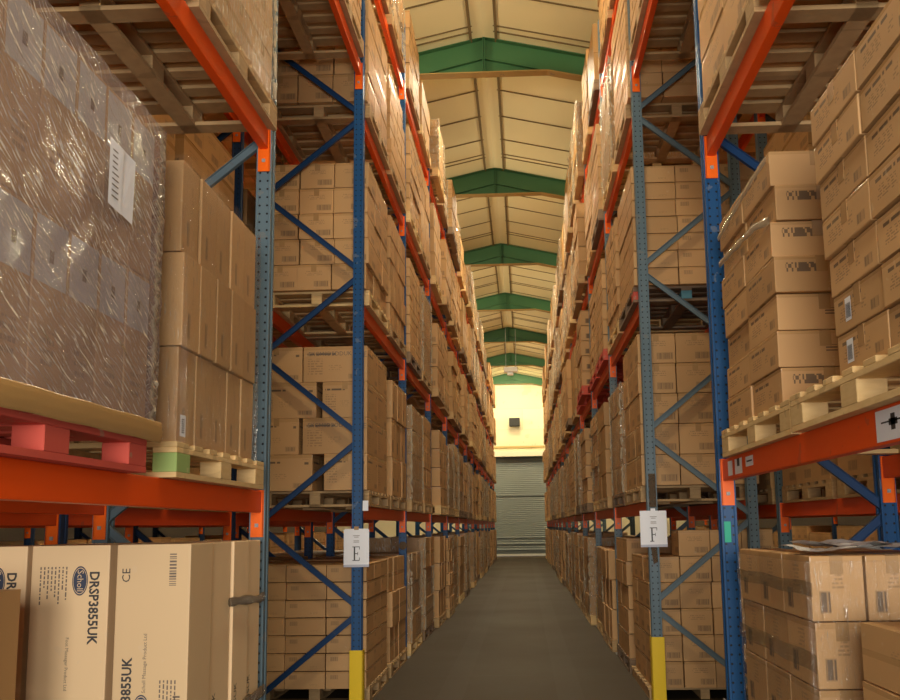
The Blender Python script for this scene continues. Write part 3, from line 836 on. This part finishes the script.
# ---- bays past the cross aisle
def bayload(s, k, l, j):
    """k bay 1.., l level 0..4, j 0 nearer / 1 farther"""
    S = SIDE[s]; nm = S['name']; rr = random.Random(k * 97 + l * 13 + j * 5 + (s + 1) * 1001)
    z = LV[l]; xa = S['x'] - (.075 if k == 1 else .085 if k == 2 else .14) + rr.uniform(-.05, .03) * (0 if k == 1 else .4 if k == 2 else 1); w = 1.2 if rr.random() < .8 else 1.05
    yc = fy(k, s) + (.74 if j == 0 else 2.04) + rr.uniform(-.02, .02)
    near = 'nearer' if j == 0 else 'farther'
    lvw = 'on the floor' if l == 0 else '%s level' % ORD[l]
    pm = rr.choice(['wood', 'wood', 'wood_old', 'wood_pale'])
    pfx = {'wood': 'brown', 'wood_old': 'dark aged', 'wood_pale': 'pale', 'red': 'red painted'}
    if s > 0 and l == 2 and k in (2, 3) : pm = 'red'
    if k == 1 and j == 0: pm = 'wood_pale' if (s < 0 and l == 2) else 'wood'
    lab = '%s pallet %s, %s bay past cross aisle, %s rack, %s one' % (pfx[pm], lvw if l == 0 else 'at ' + lvw, ORD[k], nm, near)
    close = (k == 1) or (k == 2 and l < 4)
    ph = '%s rack %s bay %s %s load' % (nm, ORD[k], 'floor' if l == 0 else 'level ' + ('one', 'two', 'three', 'four')[l - 1], near)
    grp = 'cartons in the %s rack past the cross aisle' % nm
    zb = z + .146
    if k == 1 and j == 0 and s > 0 and l == 2:
        pallet(s, xa, yc, z, w, 'wood_old', True, 'aged pallet with a blue and a red block, second level behind the letter F post', blockmat={3: 'blue_wood', 0: 'red'})
    elif not (k == 1 and j == 0 and s > 0 and l == 0):
        pallet(s, xa, yc, z, w, pm, close and k == 1, lab)
    E = True
    if k == 1 and j == 0:
        yb = fy(1, s) + .08
        if s < 0:
            spec = {0: (3, .38, 7, .154, 3, .365, 'small'), 1: (2, .58, 4, .332, 2, .60, 'fine'), 2: (3, .38, 5, .247, 3, .33, 'barcode'), 3: (3, .38, 4, .28, 3, .34, 'barcode'), 4: (3, .38, 3, .33, 3, .34, 'plain')}[l]
        else:
            spec = {0: (3, .38, 6, .229, 4, .282, 'barcode'), 1: (3, .38, 5, .281, 3, .355, 'barcode'), 2: (3, .38, 7, .166, 3, .42, 'small'), 3: (3, .38, 5, .25, 3, .34, 'plain'), 4: (3, .38, 4, .30, 3, .34, 'plain')}[l]
            if l == 0:
                zb = .102
                q = MB(); 
                for i in range(7): q.box((-.5, -.6 + i * .183, .08), (.5, -.5 + i * .183, .1), M['wood'])
                for x in (-.45, 0, .45): q.box((x - .04, -.6, 0), (x + .04, .6, .08), M['wood'])
                o = q.build('wooden_pallet', None, (s * (xa + .5), yc, 0)); tag(o, 'low flat pallet on the floor behind the letter F post', 'pallet', 'wooden pallets in the right rack')
        nY, wY, rows, h, nX, dX, st = spec
        where = {0: 'floor', 1: 'level one', 2: 'level two', 3: 'level three', 4: 'level four'}[l]
        ph = 'load behind letter %s post, %s' % ('E' if s < 0 else 'F', where)
        ja = {(-1, 2): .012, (1, 2): .006}.get((s, l), .005)
        if s > 0 and l == 0:
            load(s, S['x'] - .045, yb, zb, nY, wY, 5, h, nX, dX, st, ph, grp, jit=ja, end=True, must=1)
            for i in (1, 2, 3):
                carton(s * (S['x'] - .045 + (i + .5) * dX), yb + wY / 2, zb + 5 * (h + .001), dX - .004, wY, h, st, 'brown carton, topmost row, %s deep, %s' % (ORD[i + 1], ph), grp, 0, 1)
        elif s < 0 and l == 1:
            for r in range(rows):
                cuts = ([(0, .60), (.60, 1.0)] if r % 2 else [(0, .34), (.36, .96)])
                if r == 3: cuts = [(.0, .60), (.605, 1.1)]
                if r == 2: cuts = [(0, .42), (.47, 1.05)]
                if r == 1: cuts = [(0, .60), (.63, 1.05)]
                if r == 0: cuts = [(0, .40), (.50, 1.1)]
                for i, (a, b_) in enumerate(cuts):
                    for c in range(2):
                        carton(s * (S['x'] - .07 + (a + b_) / 2), yb + .55 * (c + .5), zb + r * .333, b_ - a - .006, .545, .332, 'fine', 'wide brown carton, %s row, %s deep, %s column, %s' % (rowword(r, 4), ORD[i + 1], ORD[c + 1], ph), grp, 0, 2, c == 0 or i == 0)
        else:
            load(s, S['x'] - .07, yb, zb, nY, wY, rows, h, nX, dX, st, ph, grp, jit=ja, end=True, must=1, bond=0)
        return
    # generic
    nY = rr.choice([2, 3, 3, 4]); tot = w - rr.uniform(.06, .22)
    hmax = 1.42 if l < 4 else 1.35
    h = rr.choice([.20, .25, .30, .36, .42])
    Ht = rr.uniform(.88, 1.02) * hmax
    if l == 4: Ht = rr.uniform(.85, 1.05) * hmax if s > 0 else rr.uniform(.6, 1.0) * hmax
    if l == 0: Ht = min(Ht, 1.38)
    rows = max(2, int(Ht / h))
    st = rr.choice(['plain', 'plain', 'barcode', 'small', 'tall', 'stamp', 'deep'])
    load(s, xa + .01, yc - tot / 2, zb, nY, tot / nY, rows, h, 2, .48, st, ph, grp, jit=rr.choice([.004, .01, .018]), end=False, lean=rr.uniform(-.004, .002), rnd=rr)
    if rr.random() < (.62 if l in (1, 4) else .42) and k <= 9:
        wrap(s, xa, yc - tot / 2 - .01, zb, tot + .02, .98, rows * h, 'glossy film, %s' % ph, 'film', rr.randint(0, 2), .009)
for s in (-1, 1):
    for k in range(1, NB - 1):
        for l in range(5):
            for j in (0, 1): bayload(s, k, l, j)
    # rows behind
    S = SIDE[s]
    for row, off, ks, ls in ((2, S['x'] + DEP + .27, range(-1, 3), (0, 1, 2, 3)), (3, S['x'] + 2 * DEP + 2.87, range(0, 10), (0, 1))):
        for k in ks:
            for l in ls:
                for j in (0, 1):
                    rr = random.Random(k * 7 + l * 31 + j * 3 + row * 77 + s)
                    if l == 0 and row == 2: rows, h = 3, .36
                    elif l == 0: rows, h = rr.choice([(4, .345), (4, .33), (5, .285), (5, .29)])
                    else: rows, h = rr.choice([(3, .36), (4, .3), (5, .24)])
                    yb = fy(k, s) + .15 + j * 1.3
                    zb = LV[l] + (.105 if row == 2 and l else .146) - (.144 if row == 3 else 0)
                    for r in range(rows):
                        for c in range(3):
                            for i in range(2):
                                carton(s * (off - .05 + .48 * (i + .5)), yb + .38 * (c + .5), zb + r * (h + .001), .475, .377, h, 'barcode', '', None, 0, -9, False)
                    if row == 2 and l < 2: pallet(s, off - .05, yb + .57, zb - .146, 1.2, 'wood', False, 'pallet in %s row behind %s rack, %s, beside %s, %s one' % ('next' if row == 2 else 'second', S['name'], 'floor' if l == 0 else ORD[l] + ' level', baydesc(k), ('nearer', 'farther')[j]), group='pallets in the rows behind the %s rack' % S['name'])

# ---- choose which cartons are individuals: the 300 that show largest
for c in CART:
    x, y, z = c['p']; dx, dy, dz = c['d']
    px, py = proj(x, y, z + dz / 2); dist = max(y, .5)
    inside = -60 < px < 960 and -60 < py < 760
    area = (f / dist) ** 2 * (dx * dz * .9 + dy * dz * min(1, abs(x) / dist * 1.6))
    c['score'] = (area * (1 + max(0, c['m']) * .5) if (inside and c['v']) else (-1 if c['m'] < 0 else area * .001)) 
CART.sort(key=lambda c: -c['score'])
LIM = 300
CM = {}
def carton_mesh(d, st):
    k = (d, st)
    if k not in CM:
        q = MB(); q.box((-d[0] / 2, -d[1] / 2, 0), (d[0] / 2, d[1] / 2, d[2]), STYLES[st])
        me = q.mesh('cardboard_carton'); bevel_mesh(me, .005, 2)
        # flap seam and tape across the top and a little down both ends
        CM[k] = me
    return CM[k]
TM = {}
def tape_mesh(d):
    if d not in TM:
        q = MB(); w = .025; e = .0012; X, Y, Z = d[0] / 2, d[1] / 2, d[2]
        if X > Y:
            q.box((-X - e, -w, Z - .002), (X + e, w, Z + e), M['tape'])
            for s in (-1, 1): q.box((s * X - e, -w, Z - .07), (s * X + e, w, Z), M['tape'])
        else:
            q.box((-w, -Y - e, Z - .002), (w, Y + e, Z + e), M['tape'])
            for s in (-1, 1): q.box((-w, s * Y - e, Z - .07), (w, s * Y + e, Z), M['tape'])
        TM[d] = q.mesh('packing_tape')
    return TM[d]
HERO = []
rest = MB(); seen = set()
for n_, c in enumerate(CART):
    if n_ < LIM:
        o = link('cardboard_carton', carton_mesh(c['d'], c['s']), None, c['p']); o.rotation_euler = (0, 0, c['r'])
        tag(o, c['l'], 'carton', c['g'])
        if n_ < 170 and c['s'] not in ('film', 'tall', 'pale'): link('packing_tape', tape_mesh(c['d']), o)
        HERO.append((c, o))
    else:
        x, y, z = c['p']; dx, dy, dz = c['d']
        Mx = Matrix.Rotation(c['r'], 4, 'Z'); Mx.translation = Vector((x, y, z))
        rest.box((-dx / 2, -dy / 2, 0), (dx / 2, dy / 2, dz - .005), STYLES[c['s']], Mx)
ro = rest.build('stacked_cartons'); tag(ro, 'countless smaller brown cartons filling both racks down the aisle', 'cartons', None, 'stuff')

def find(substr):
    for c, o in HERO:
        if substr in c['l']: return c, o
    return None, None
RT, UP = (1, 0, 0), (0, 0, 1)
# printing on the big pale cartons (front faces look at the camera, -Y)
def oval(parent, cx, cy, cz, rx, rz, rot90):
    n = 40; q = MB()
    for rr_, m_, off in ((1, M['ink_blue'], .0012), (.9, M['kraft_text'], .0014), (.84, M['ink_blue'], .0016)):
        b = len(q.v); q.v += [(cx + rx * rr_ * math.cos(2 * math.pi * i / n), cy - off, cz + rz * rr_ * math.sin(2 * math.pi * i / n)) for i in range(n)]
        q.f.append(tuple(range(b, b + n))); q.uv += [(0, 0)] * n; q.mi.append(q.mat(m_))
    lg = q.build('printed_logo', parent)
    d = (0, 0, -1) if rot90 > 0 else (0, 0, 1); u = (1, 0, 0) if rot90 > 0 else (-1, 0, 0)
    text('Scholl', rz * .62, M['kraft_text'], lg, (cx, cy - .0008, cz), d, u, 'logo_lettering')
def small_lines(parent, cx, cy, cz, n, L, vertical, seed, step=.016, h=.006):
    rn = random.Random(seed); q = MB()
    for i in range(n):
        t = 0; Li = L * rn.uniform(.4, 1)
        while t < Li:
            w = rn.uniform(.006, .02)
            a = cx + i * step; z1 = cz - t
            q.quad([(a, cy - .001, z1 - w), (a + h, cy - .001, z1 - w), (a + h, cy - .001, z1), (a, cy - .001, z1)], M['ink_soft'])
            t += w + .006
    q.build('printed_lines', parent)
def barcode_part(parent, cx, cy, cz, w, h, seed):
    rn = random.Random(seed); q = MB(); z = 0
    while z < h:
        t = rn.choice([.003, .005, .008]); q.quad([(cx, cy - .001, cz + z), (cx + w, cy - .001, cz + z), (cx + w, cy - .001, cz + z + t), (cx, cy - .001, cz + z + t)], M['ink_soft']); z += t + rn.choice([.004, .006])
    q.build('printed_barcode', parent)
c, o = find('big pale upright carton on floor, first from aisle, first back')
if o:
    hx, fyy = c['d'][0] / 2, -c['d'][1] / 2
    text('CE', .05, M['ink'], o, (-hx + .045, fyy, 1.345 - .13), (0, 0, 1), (-1, 0, 0))
    barcode_part(o, hx - .09, fyy, 1.345 - .175, .03, .13, 2)
    text('DRSP3855UK', .058, M['ink'], o, (-hx + .062, fyy, .72), (0, 0, 1), (-1, 0, 0), squeeze=.92, bold=.028)
    oval(o, -hx + .125, fyy, .66, .034, .062, -1)
    text('Scholl Massage Product Ltd', .022, M['ink_soft'], o, (-hx + .135, fyy, .85), (0, 0, 1), (-1, 0, 0))
    small_lines(o, -hx + .2, fyy, .78, 5, .2, True, 3)
    barcode_part(o, hx - .06, fyy, .62, .03, .09, 5)
for key, dx0 in (('second from aisle, first back', 0), ('third from aisle, first back', 0)):
    c, o = find('big pale upright carton on floor, ' + key)
    if o:
        hx, fyy = c['d'][0] / 2, -c['d'][1] / 2
        text('DRSP3855UK', .058, M['ink'], o, (hx - .065, fyy, 1.345 - .262), (0, 0, -1), (1, 0, 0), squeeze=.92, bold=.028)
        oval(o, hx - .125, fyy, 1.345 - .15, .034, .062, 1)
        small_lines(o, hx - .30, fyy, 1.345 - .09, 8, .22, True, 9)
        text('Foot Massager Product Ltd', .02, M['ink_soft'], o, (hx - .17, fyy, .85), (0, 0, -1), (1, 0, 0))
for nme in ('first from aisle, second back', 'first from aisle, third back', 'first from aisle, fourth back', 'first from aisle, first back'):
    c, o = find('big pale upright carton on floor, ' + nme)
    if o: text('DRSP3855UK', .05, M['ink'], o, (c['d'][0] / 2, -.06, .52), (0, 0, 1), (0, -1, 0), squeeze=1.)
# inverted stamp on the nearest tall carton
c, o = find('tall carton, top row, first deep, first column, load on green block')
if o: text('TGS3', .06, M['ink_soft'], o, (0, -c['d'][1] / 2, c['d'][2] - .09), (-1, 0, 0), (0, 0, -1))
c, o = find('tall carton, bottom row, first deep, first column, load on green block')
if o:
    q = MB(); x = c['d'][0] / 2 + .0015
    q.quad([(x, -.06, .03), (x, .0, .03), (x, .0, .12), (x, -.06, .12)], M['paper'])
    for i in range(7): q.quad([(x + .001, -.045, .045 + i * .009), (x + .001, -.015, .045 + i * .009), (x + .001, -.015, .05 + i * .009), (x + .001, -.045, .05 + i * .009)], M['ink'])
    l_ = q.build('paper_label', o); l_['label'] = 'white barcode label'
# white labels on the cartons under the heavy film
for c, o in HERO:
    if 'film wrapped load' in c['l']:
        x = c['d'][0] / 2 + .001; wy = c['d'][1] / 2 - .006; z1 = c['d'][2] - .012
        q = MB(); q.quad([(x, -wy, z1 - .2), (x, wy, z1 - .2), (x, wy, z1), (x, -wy, z1)], M['grey_label'])
        q.quad([(x + .001, -.012, z1 - .13), (x + .001, .012, z1 - .13), (x + .001, .012, z1 - .09), (x + .001, -.012, z1 - .09)], M['ink_soft'])
        q.build('paper_label', o)
for key, yy, zz, w in (('brown carton, second row, first deep, second column, right edge load', .1, .03, .05), ('brown carton, bottom row, first deep, second column, right edge load', .12, .03, .055)):
    c, o = find(key)
    if o:
        q = MB(); x = -c['d'][0] / 2 - .0015
        q.quad([(x, yy, zz), (x, yy - w, zz), (x, yy - w, zz + .08), (x, yy, zz + .08)], M['paper'])
        for i in range(5): q.quad([(x - .001, yy - .008 - i * .008, zz + .01), (x - .001, yy - .012 - i * .008, zz + .01), (x - .001, yy - .012 - i * .008, zz + .06), (x - .001, yy - .008 - i * .008, zz + .06)], M['ink'])
        q.build('paper_label', o)
for r_, tx in (('top', 'EKGM0DBDDUK'), ('second', 'EKGM0DBDDUK')):
    c, o = find('wide brown carton, %s row, first deep, first column, load behind letter E post, level one' % r_)
    if o:
        text(tx, .055, M['ink_soft'], o, (-.05, -c['d'][1] / 2, .262), RT, UP)
        text('C E', .07, M['ink_soft'], o, (c['d'][0] / 2 - .055, -c['d'][1] / 2, .25), RT, UP)

# ------------------------------------------------------------------ signs, guards, stickers
def sign(s, letter, zc, w, h, hanger):
    S = SIDE[s]; y = fy(1, s) - .052
    x = s * S['x'] + (.0 if s < 0 else -.0)
    e = empty('aisle_sign', (x, y, zc)); tag(e, 'white hanging card with black letter %s on the %s post' % (letter, 'blue left' if s < 0 else 'grey right'), 'sign')
    q = MB(); c = .012 if s < 0 else .004
    P = [(-w / 2, 0, -h / 2), (w / 2, 0, -h / 2), (w / 2, 0, h / 2 - c), (w / 2 - c, 0, h / 2), (-w / 2 + c, 0, h / 2), (-w / 2, 0, h / 2 - c)]
    b = len(q.v); q.v += P + [(p[0], .004, p[2]) for p in P]
    q.f.append(tuple(range(6))); q.uv += [(0, 0)] * 6; q.mi.append(q.mat(M['paper']))
    q.f.append(tuple(range(11, 5, -1))); q.uv += [(0, 0)] * 6; q.mi.append(0)
    for i in range(6):
        j = (i + 1) % 6; q.f.append((i, i + 6, j + 6, j)); q.uv += [(0, 0)] * 4; q.mi.append(0)
    q.build('card', e)
    q = MB(); q.box((-w / 2, -.003, -h / 2), (w / 2, .002, -h / 2 + .022), plain('sign_foot', (.45, .47, .55), .4)); q.build('bottom_strip', e)
    q = MB(); hh = .062; yy = -.0036; zo = -.05
    def rc(a, b_, c_, d_): q.quad([(a, yy, zo + c_), (b_, yy, zo + c_), (b_, yy, zo + d_), (a, yy, zo + d_)], M['ink'])
    rc(-.022, -.010, -hh + .006, hh - .006)
    rc(-.034, .030 if letter == 'E' else .002, -hh, -hh + .006); rc(-.034, .030, hh - .006, hh); rc(-.010, .014, -.003, .003)
    rc(.025, .030, hh - .026, hh - .006); rc(.011, .015, -.014, .014)
    if letter == 'E': rc(.026, .031, -hh + .006, -hh + .028)
    q.build('printed_letter', e)
    for i, (wd, zz) in enumerate(((.06, .105), (.04, .092), (.05, .06), (.05, .048))):
        q = MB(); q.quad([(-wd / 2, -.0035, zz), (wd / 2, -.0035, zz), (wd / 2, -.0035, zz + .004), (-wd / 2, -.0035, zz + .004)], M['ink_soft']); q.build('printed_lines', e)
    q = MB(); q.box((-.02, -.004, h / 2 - .01), (.02, .012, h / 2 + .02), M['tape'] if s < 0 else M['paper']); q.build('tape', e)
    return e
sign(-1, 'E', 1.375, .225, .335, 0)
sign(1, 'F', 1.50, .235, .32, 0)
q = MB()
for i in range(6):
    q.quad([(-.03 + .004 * (i % 2), -.002 - .004 * (i % 2), i * .05), (.035, 0, i * .05), (.035 - .004 * (i % 2), -.006 * (i % 2), i * .05 + .05), (-.03, -.002, i * .05 + .05)], M['film_rope'])
o = q.build('clear_tape', None, (SIDE[1]['x'], fy(1, 1) - .047, 1.69)); tag(o, 'shiny clear tape stuck to the post above the letter F card', 'tape')
q = MB(); q.quad([(-.03, 0, 0), (.02, 0, .01), (.03, -.004, -.14), (-.01, 0, -.16)], M['film_rope']); o = q.build('clear_tape', None, (SIDE[1]['x'], fy(1, 1) - .046, 1.35)); tag(o, 'shiny clear tape strip hanging below the letter F card', 'tape')
q = MB(); q.box((0, -.002, 0), (.05, 0, .09), M['paper']); o = q.build('paper_label', None, (SIDE[-1]['x'] * -1 + .052, fy(1) - .035, 1.70)); tag(o, 'small white label on the post above the letter E card', 'label')
q = MB(); q.box((-.018, -.002, 0), (.018, 0, .115), M['greenlabel']); o = q.build('green_sticker', None, (SIDE[1]['x'] - .012, fy(0, 1) - .041, 1.435)); tag(o, 'green sticker on the blue right post', 'sticker')
q = MB(); n = 12
b = len(q.v); q.v += [(.05 * math.cos(2 * math.pi * i / n), -.004, .05 * math.sin(2 * math.pi * i / n)) for i in range(n)]; q.f.append(tuple(range(n))); q.uv += [(0, 0)] * n; q.mi.append(q.mat(M['film_rope']))
q.v += [(.05 * math.cos(2 * math.pi * i / n), .004, .05 * math.sin(2 * math.pi * i / n)) for i in range(n)]; q.f.append(tuple(range(2 * n - 1, n - 1, -1))); q.uv += [(0, 0)] * n; q.mi.append(0)
o = q.build('crumpled_tape', None, (-1.48, fy(2) - .05, 1.33)); tag(o, 'wad of clear tape on the blue post after the letter E post', 'tape')

def guard(s, k, h, label, m='yellow'):
    q = MB(); t = .006; X = .056; Yd = .046
    q.box((-X, -Yd - t, 0), (X, -Yd, h), M[m]); q.box((-s * X - t / 2, -Yd - t, 0), (-s * X + t / 2, .04, h), M[m])
    q.box((-X - .01, -Yd - .03, 0), (X + .01, -Yd, .008), M[m])
    o = q.build('post_guard', None, (s * SIDE[s]['x'], fy(k, s), .002)); tag(o, label, 'guard', 'yellow post guards'); return o
for s in (-1, 1):
    for k, h in ((1, .44 if s < 0 else .51), (3, .42), (6, .42), (9, .42)):
        lab = 'yellow steel guard at the foot of the letter %s post' % ('E' if s < 0 else 'F') if k == 1 else 'yellow steel guard, %s post past the signposted one, %s rack' % (ORD[k - 1], SIDE[s]['name'])
        guard(s, k, h + .05, lab)
q = MB(); q.box((-.062, -.055, 0), (.062, -.042, .575), M['steel']); q.box((-.062, -.055, 0), (-.055, .05, .575), M['steel'])
o = q.build('post_guard', None, (SIDE[1]['x'], fy(0, 1), .002)); tag(o, 'grey steel guard at the foot of the near blue right post', 'guard')

# stickers on the near right beam (parts of it)
bm_ = NEARBEAM[(1, 'n1')]
def stick(y0, y1, z0, z1, inkbars=()):
    q = MB(); x = -.0262; yc = 0
    q.quad([(x, y1, z0), (x, y0, z0), (x, y0, z1), (x, y1, z1)], M['paper'])
    for a, b_, c_, d_ in inkbars: q.quad([(x - .0006, b_, c_), (x - .0006, a, c_), (x - .0006, a, d_), (x - .0006, b_, d_)], M['ink'])
    o = q.build('white_sticker', bm_); o['label'] = 'white sticker'
yb = BL / 2
def yl(Y): return Y - (fy(-1, 1) + LB / 2)
stick(yl(4.53), yl(4.63), -.10, -.02)
stick(yl(4.33), yl(4.48), -.10, -.02, ((yl(4.38), yl(4.43), -.06, -.02),))
stick(yl(4.12), yl(4.26), -.075, -.025, ((yl(4.14), yl(4.24), -.053, -.045),))
ya = yl(2.56)
stick(ya - .13, ya + .12, -.11, -.012, ((ya - .09, ya - .0, -.055, -.05), (ya + .0, ya + .08, -.055, -.05), (ya - .02, ya + .01, -.08, -.03), (ya - .035, ya + .025, -.065, -.045)))
# location stickers on the left beams
for k, z in ((1, LV[1]),):
    pass

# flood lamp on end wall, white lamp under the roof
e = empty('wall_floodlight', (-.42, 43.75, 6.95)); tag(e, 'dark floodlight box on the cream end wall', 'light')
q = MB(); q.box((-.28, -.2, -.22), (.28, .1, .22), M['dark']); q.build('housing', e, bevel=.03)
q = MB(); q.box((-.04, .1, -.1), (.04, .26, .1), M['steel']); q.build('bracket', e)
e = empty('high_bay_lamp', (-.42, 33.2, 7.75)); tag(e, 'white high bay lamp hanging under the roof near the end wall', 'lamp')
q = MB(); q.box((-.28, -.12, -.08), (.28, .12, .12), plain('lamp_white', (.9, .9, .86), .4)); q.build('housing', e, bevel=.02)
q = MB(); q.box((-.16, -.1, -.2), (.1, .1, -.08), plain('lamp_reflector', (.85, .86, .86), .2)); q.build('reflector', e, bevel=.02)
q = MB(); q.bar((-.2, 0, .12), (-.2, 0, 1.75), .02, .02, M['steel']); q.bar((.2, 0, .12), (.2, 0, 1.7), .02, .02, M['steel']); q.build('hanger', e)

# ------------------------------------------------------------------ lights
def area(name, loc, sx, sy, power, col, rot=(0, 0, 0), spread=math.pi):
    l = bpy.data.lights.new(name, 'AREA'); l.shape = 'RECTANGLE'; l.size = sx; l.size_y = sy; l.energy = power; l.color = col; l.spread = spread
    o = bpy.data.objects.new(name, l); COL.objects.link(o); o.location = loc; o.rotation_euler = rot; return o
def point(name, loc, power, col, r=.2):
    l = bpy.data.lights.new(name, 'POINT'); l.energy = power; l.color = col; l.shadow_soft_size = r
    o = bpy.data.objects.new(name, l); COL.objects.link(o); o.location = loc; return o
WARM = (1.0, .865, .60)
for k in range(-2, 7):
    y = 13.1 + 5.12 * k + .55
    area('unseen_aisle_fill', (-.2, y, 9.2), .8, .3, 120 if k < 6 else 45, WARM)  # unseen fill lights added behind the rafters to light the aisle
for x in (-4.6, 4.3):
    for y in (2, 10, 18, 26, 34, 41):
        point('unseen_roof_fill', (x, y, 8.0), 480, WARM, .3)  # unseen fill points added over the neighbouring aisles to brighten the roof
area('end_wall_lamp', (-.4, 41.4, 9.0), 1.6, .3, 150, (1, .85, .52), rot=(math.radians(30), 0, 0))
area('behind_camera_fill', (.2, -4.6, 1.9), 4.2, 3.0, 640, (1.0, .95, .88), rot=(math.radians(90), 0, 0))  # unseen fill added behind the camera to brighten the near faces

w = bpy.data.worlds.new('world'); SC.world = w; w.use_nodes = True
bg = w.node_tree.nodes['Background']; bg.inputs[0].default_value = (1.0, .93, .84, 1); bg.inputs[1].default_value = .28

SC.view_settings.view_transform = 'Standard'
try: SC.view_settings.look = 'None'
except Exception: pass
SC.view_settings.gamma = 1; SC.view_settings.use_curve_mapping = False
SC.view_settings.exposure = 0.25
SC.cycles.use_denoising = True
SC.cycles.max_bounces = 10; SC.cycles.diffuse_bounces = 5; SC.cycles.transparent_max_bounces = 24; SC.cycles.glossy_bounces = 4
SC.cycles.sample_clamp_indirect = 6; SC.cycles.caustics_reflective = False; SC.cycles.caustics_refractive = False
print('cartons', len(CART), 'pallets', NPAL)
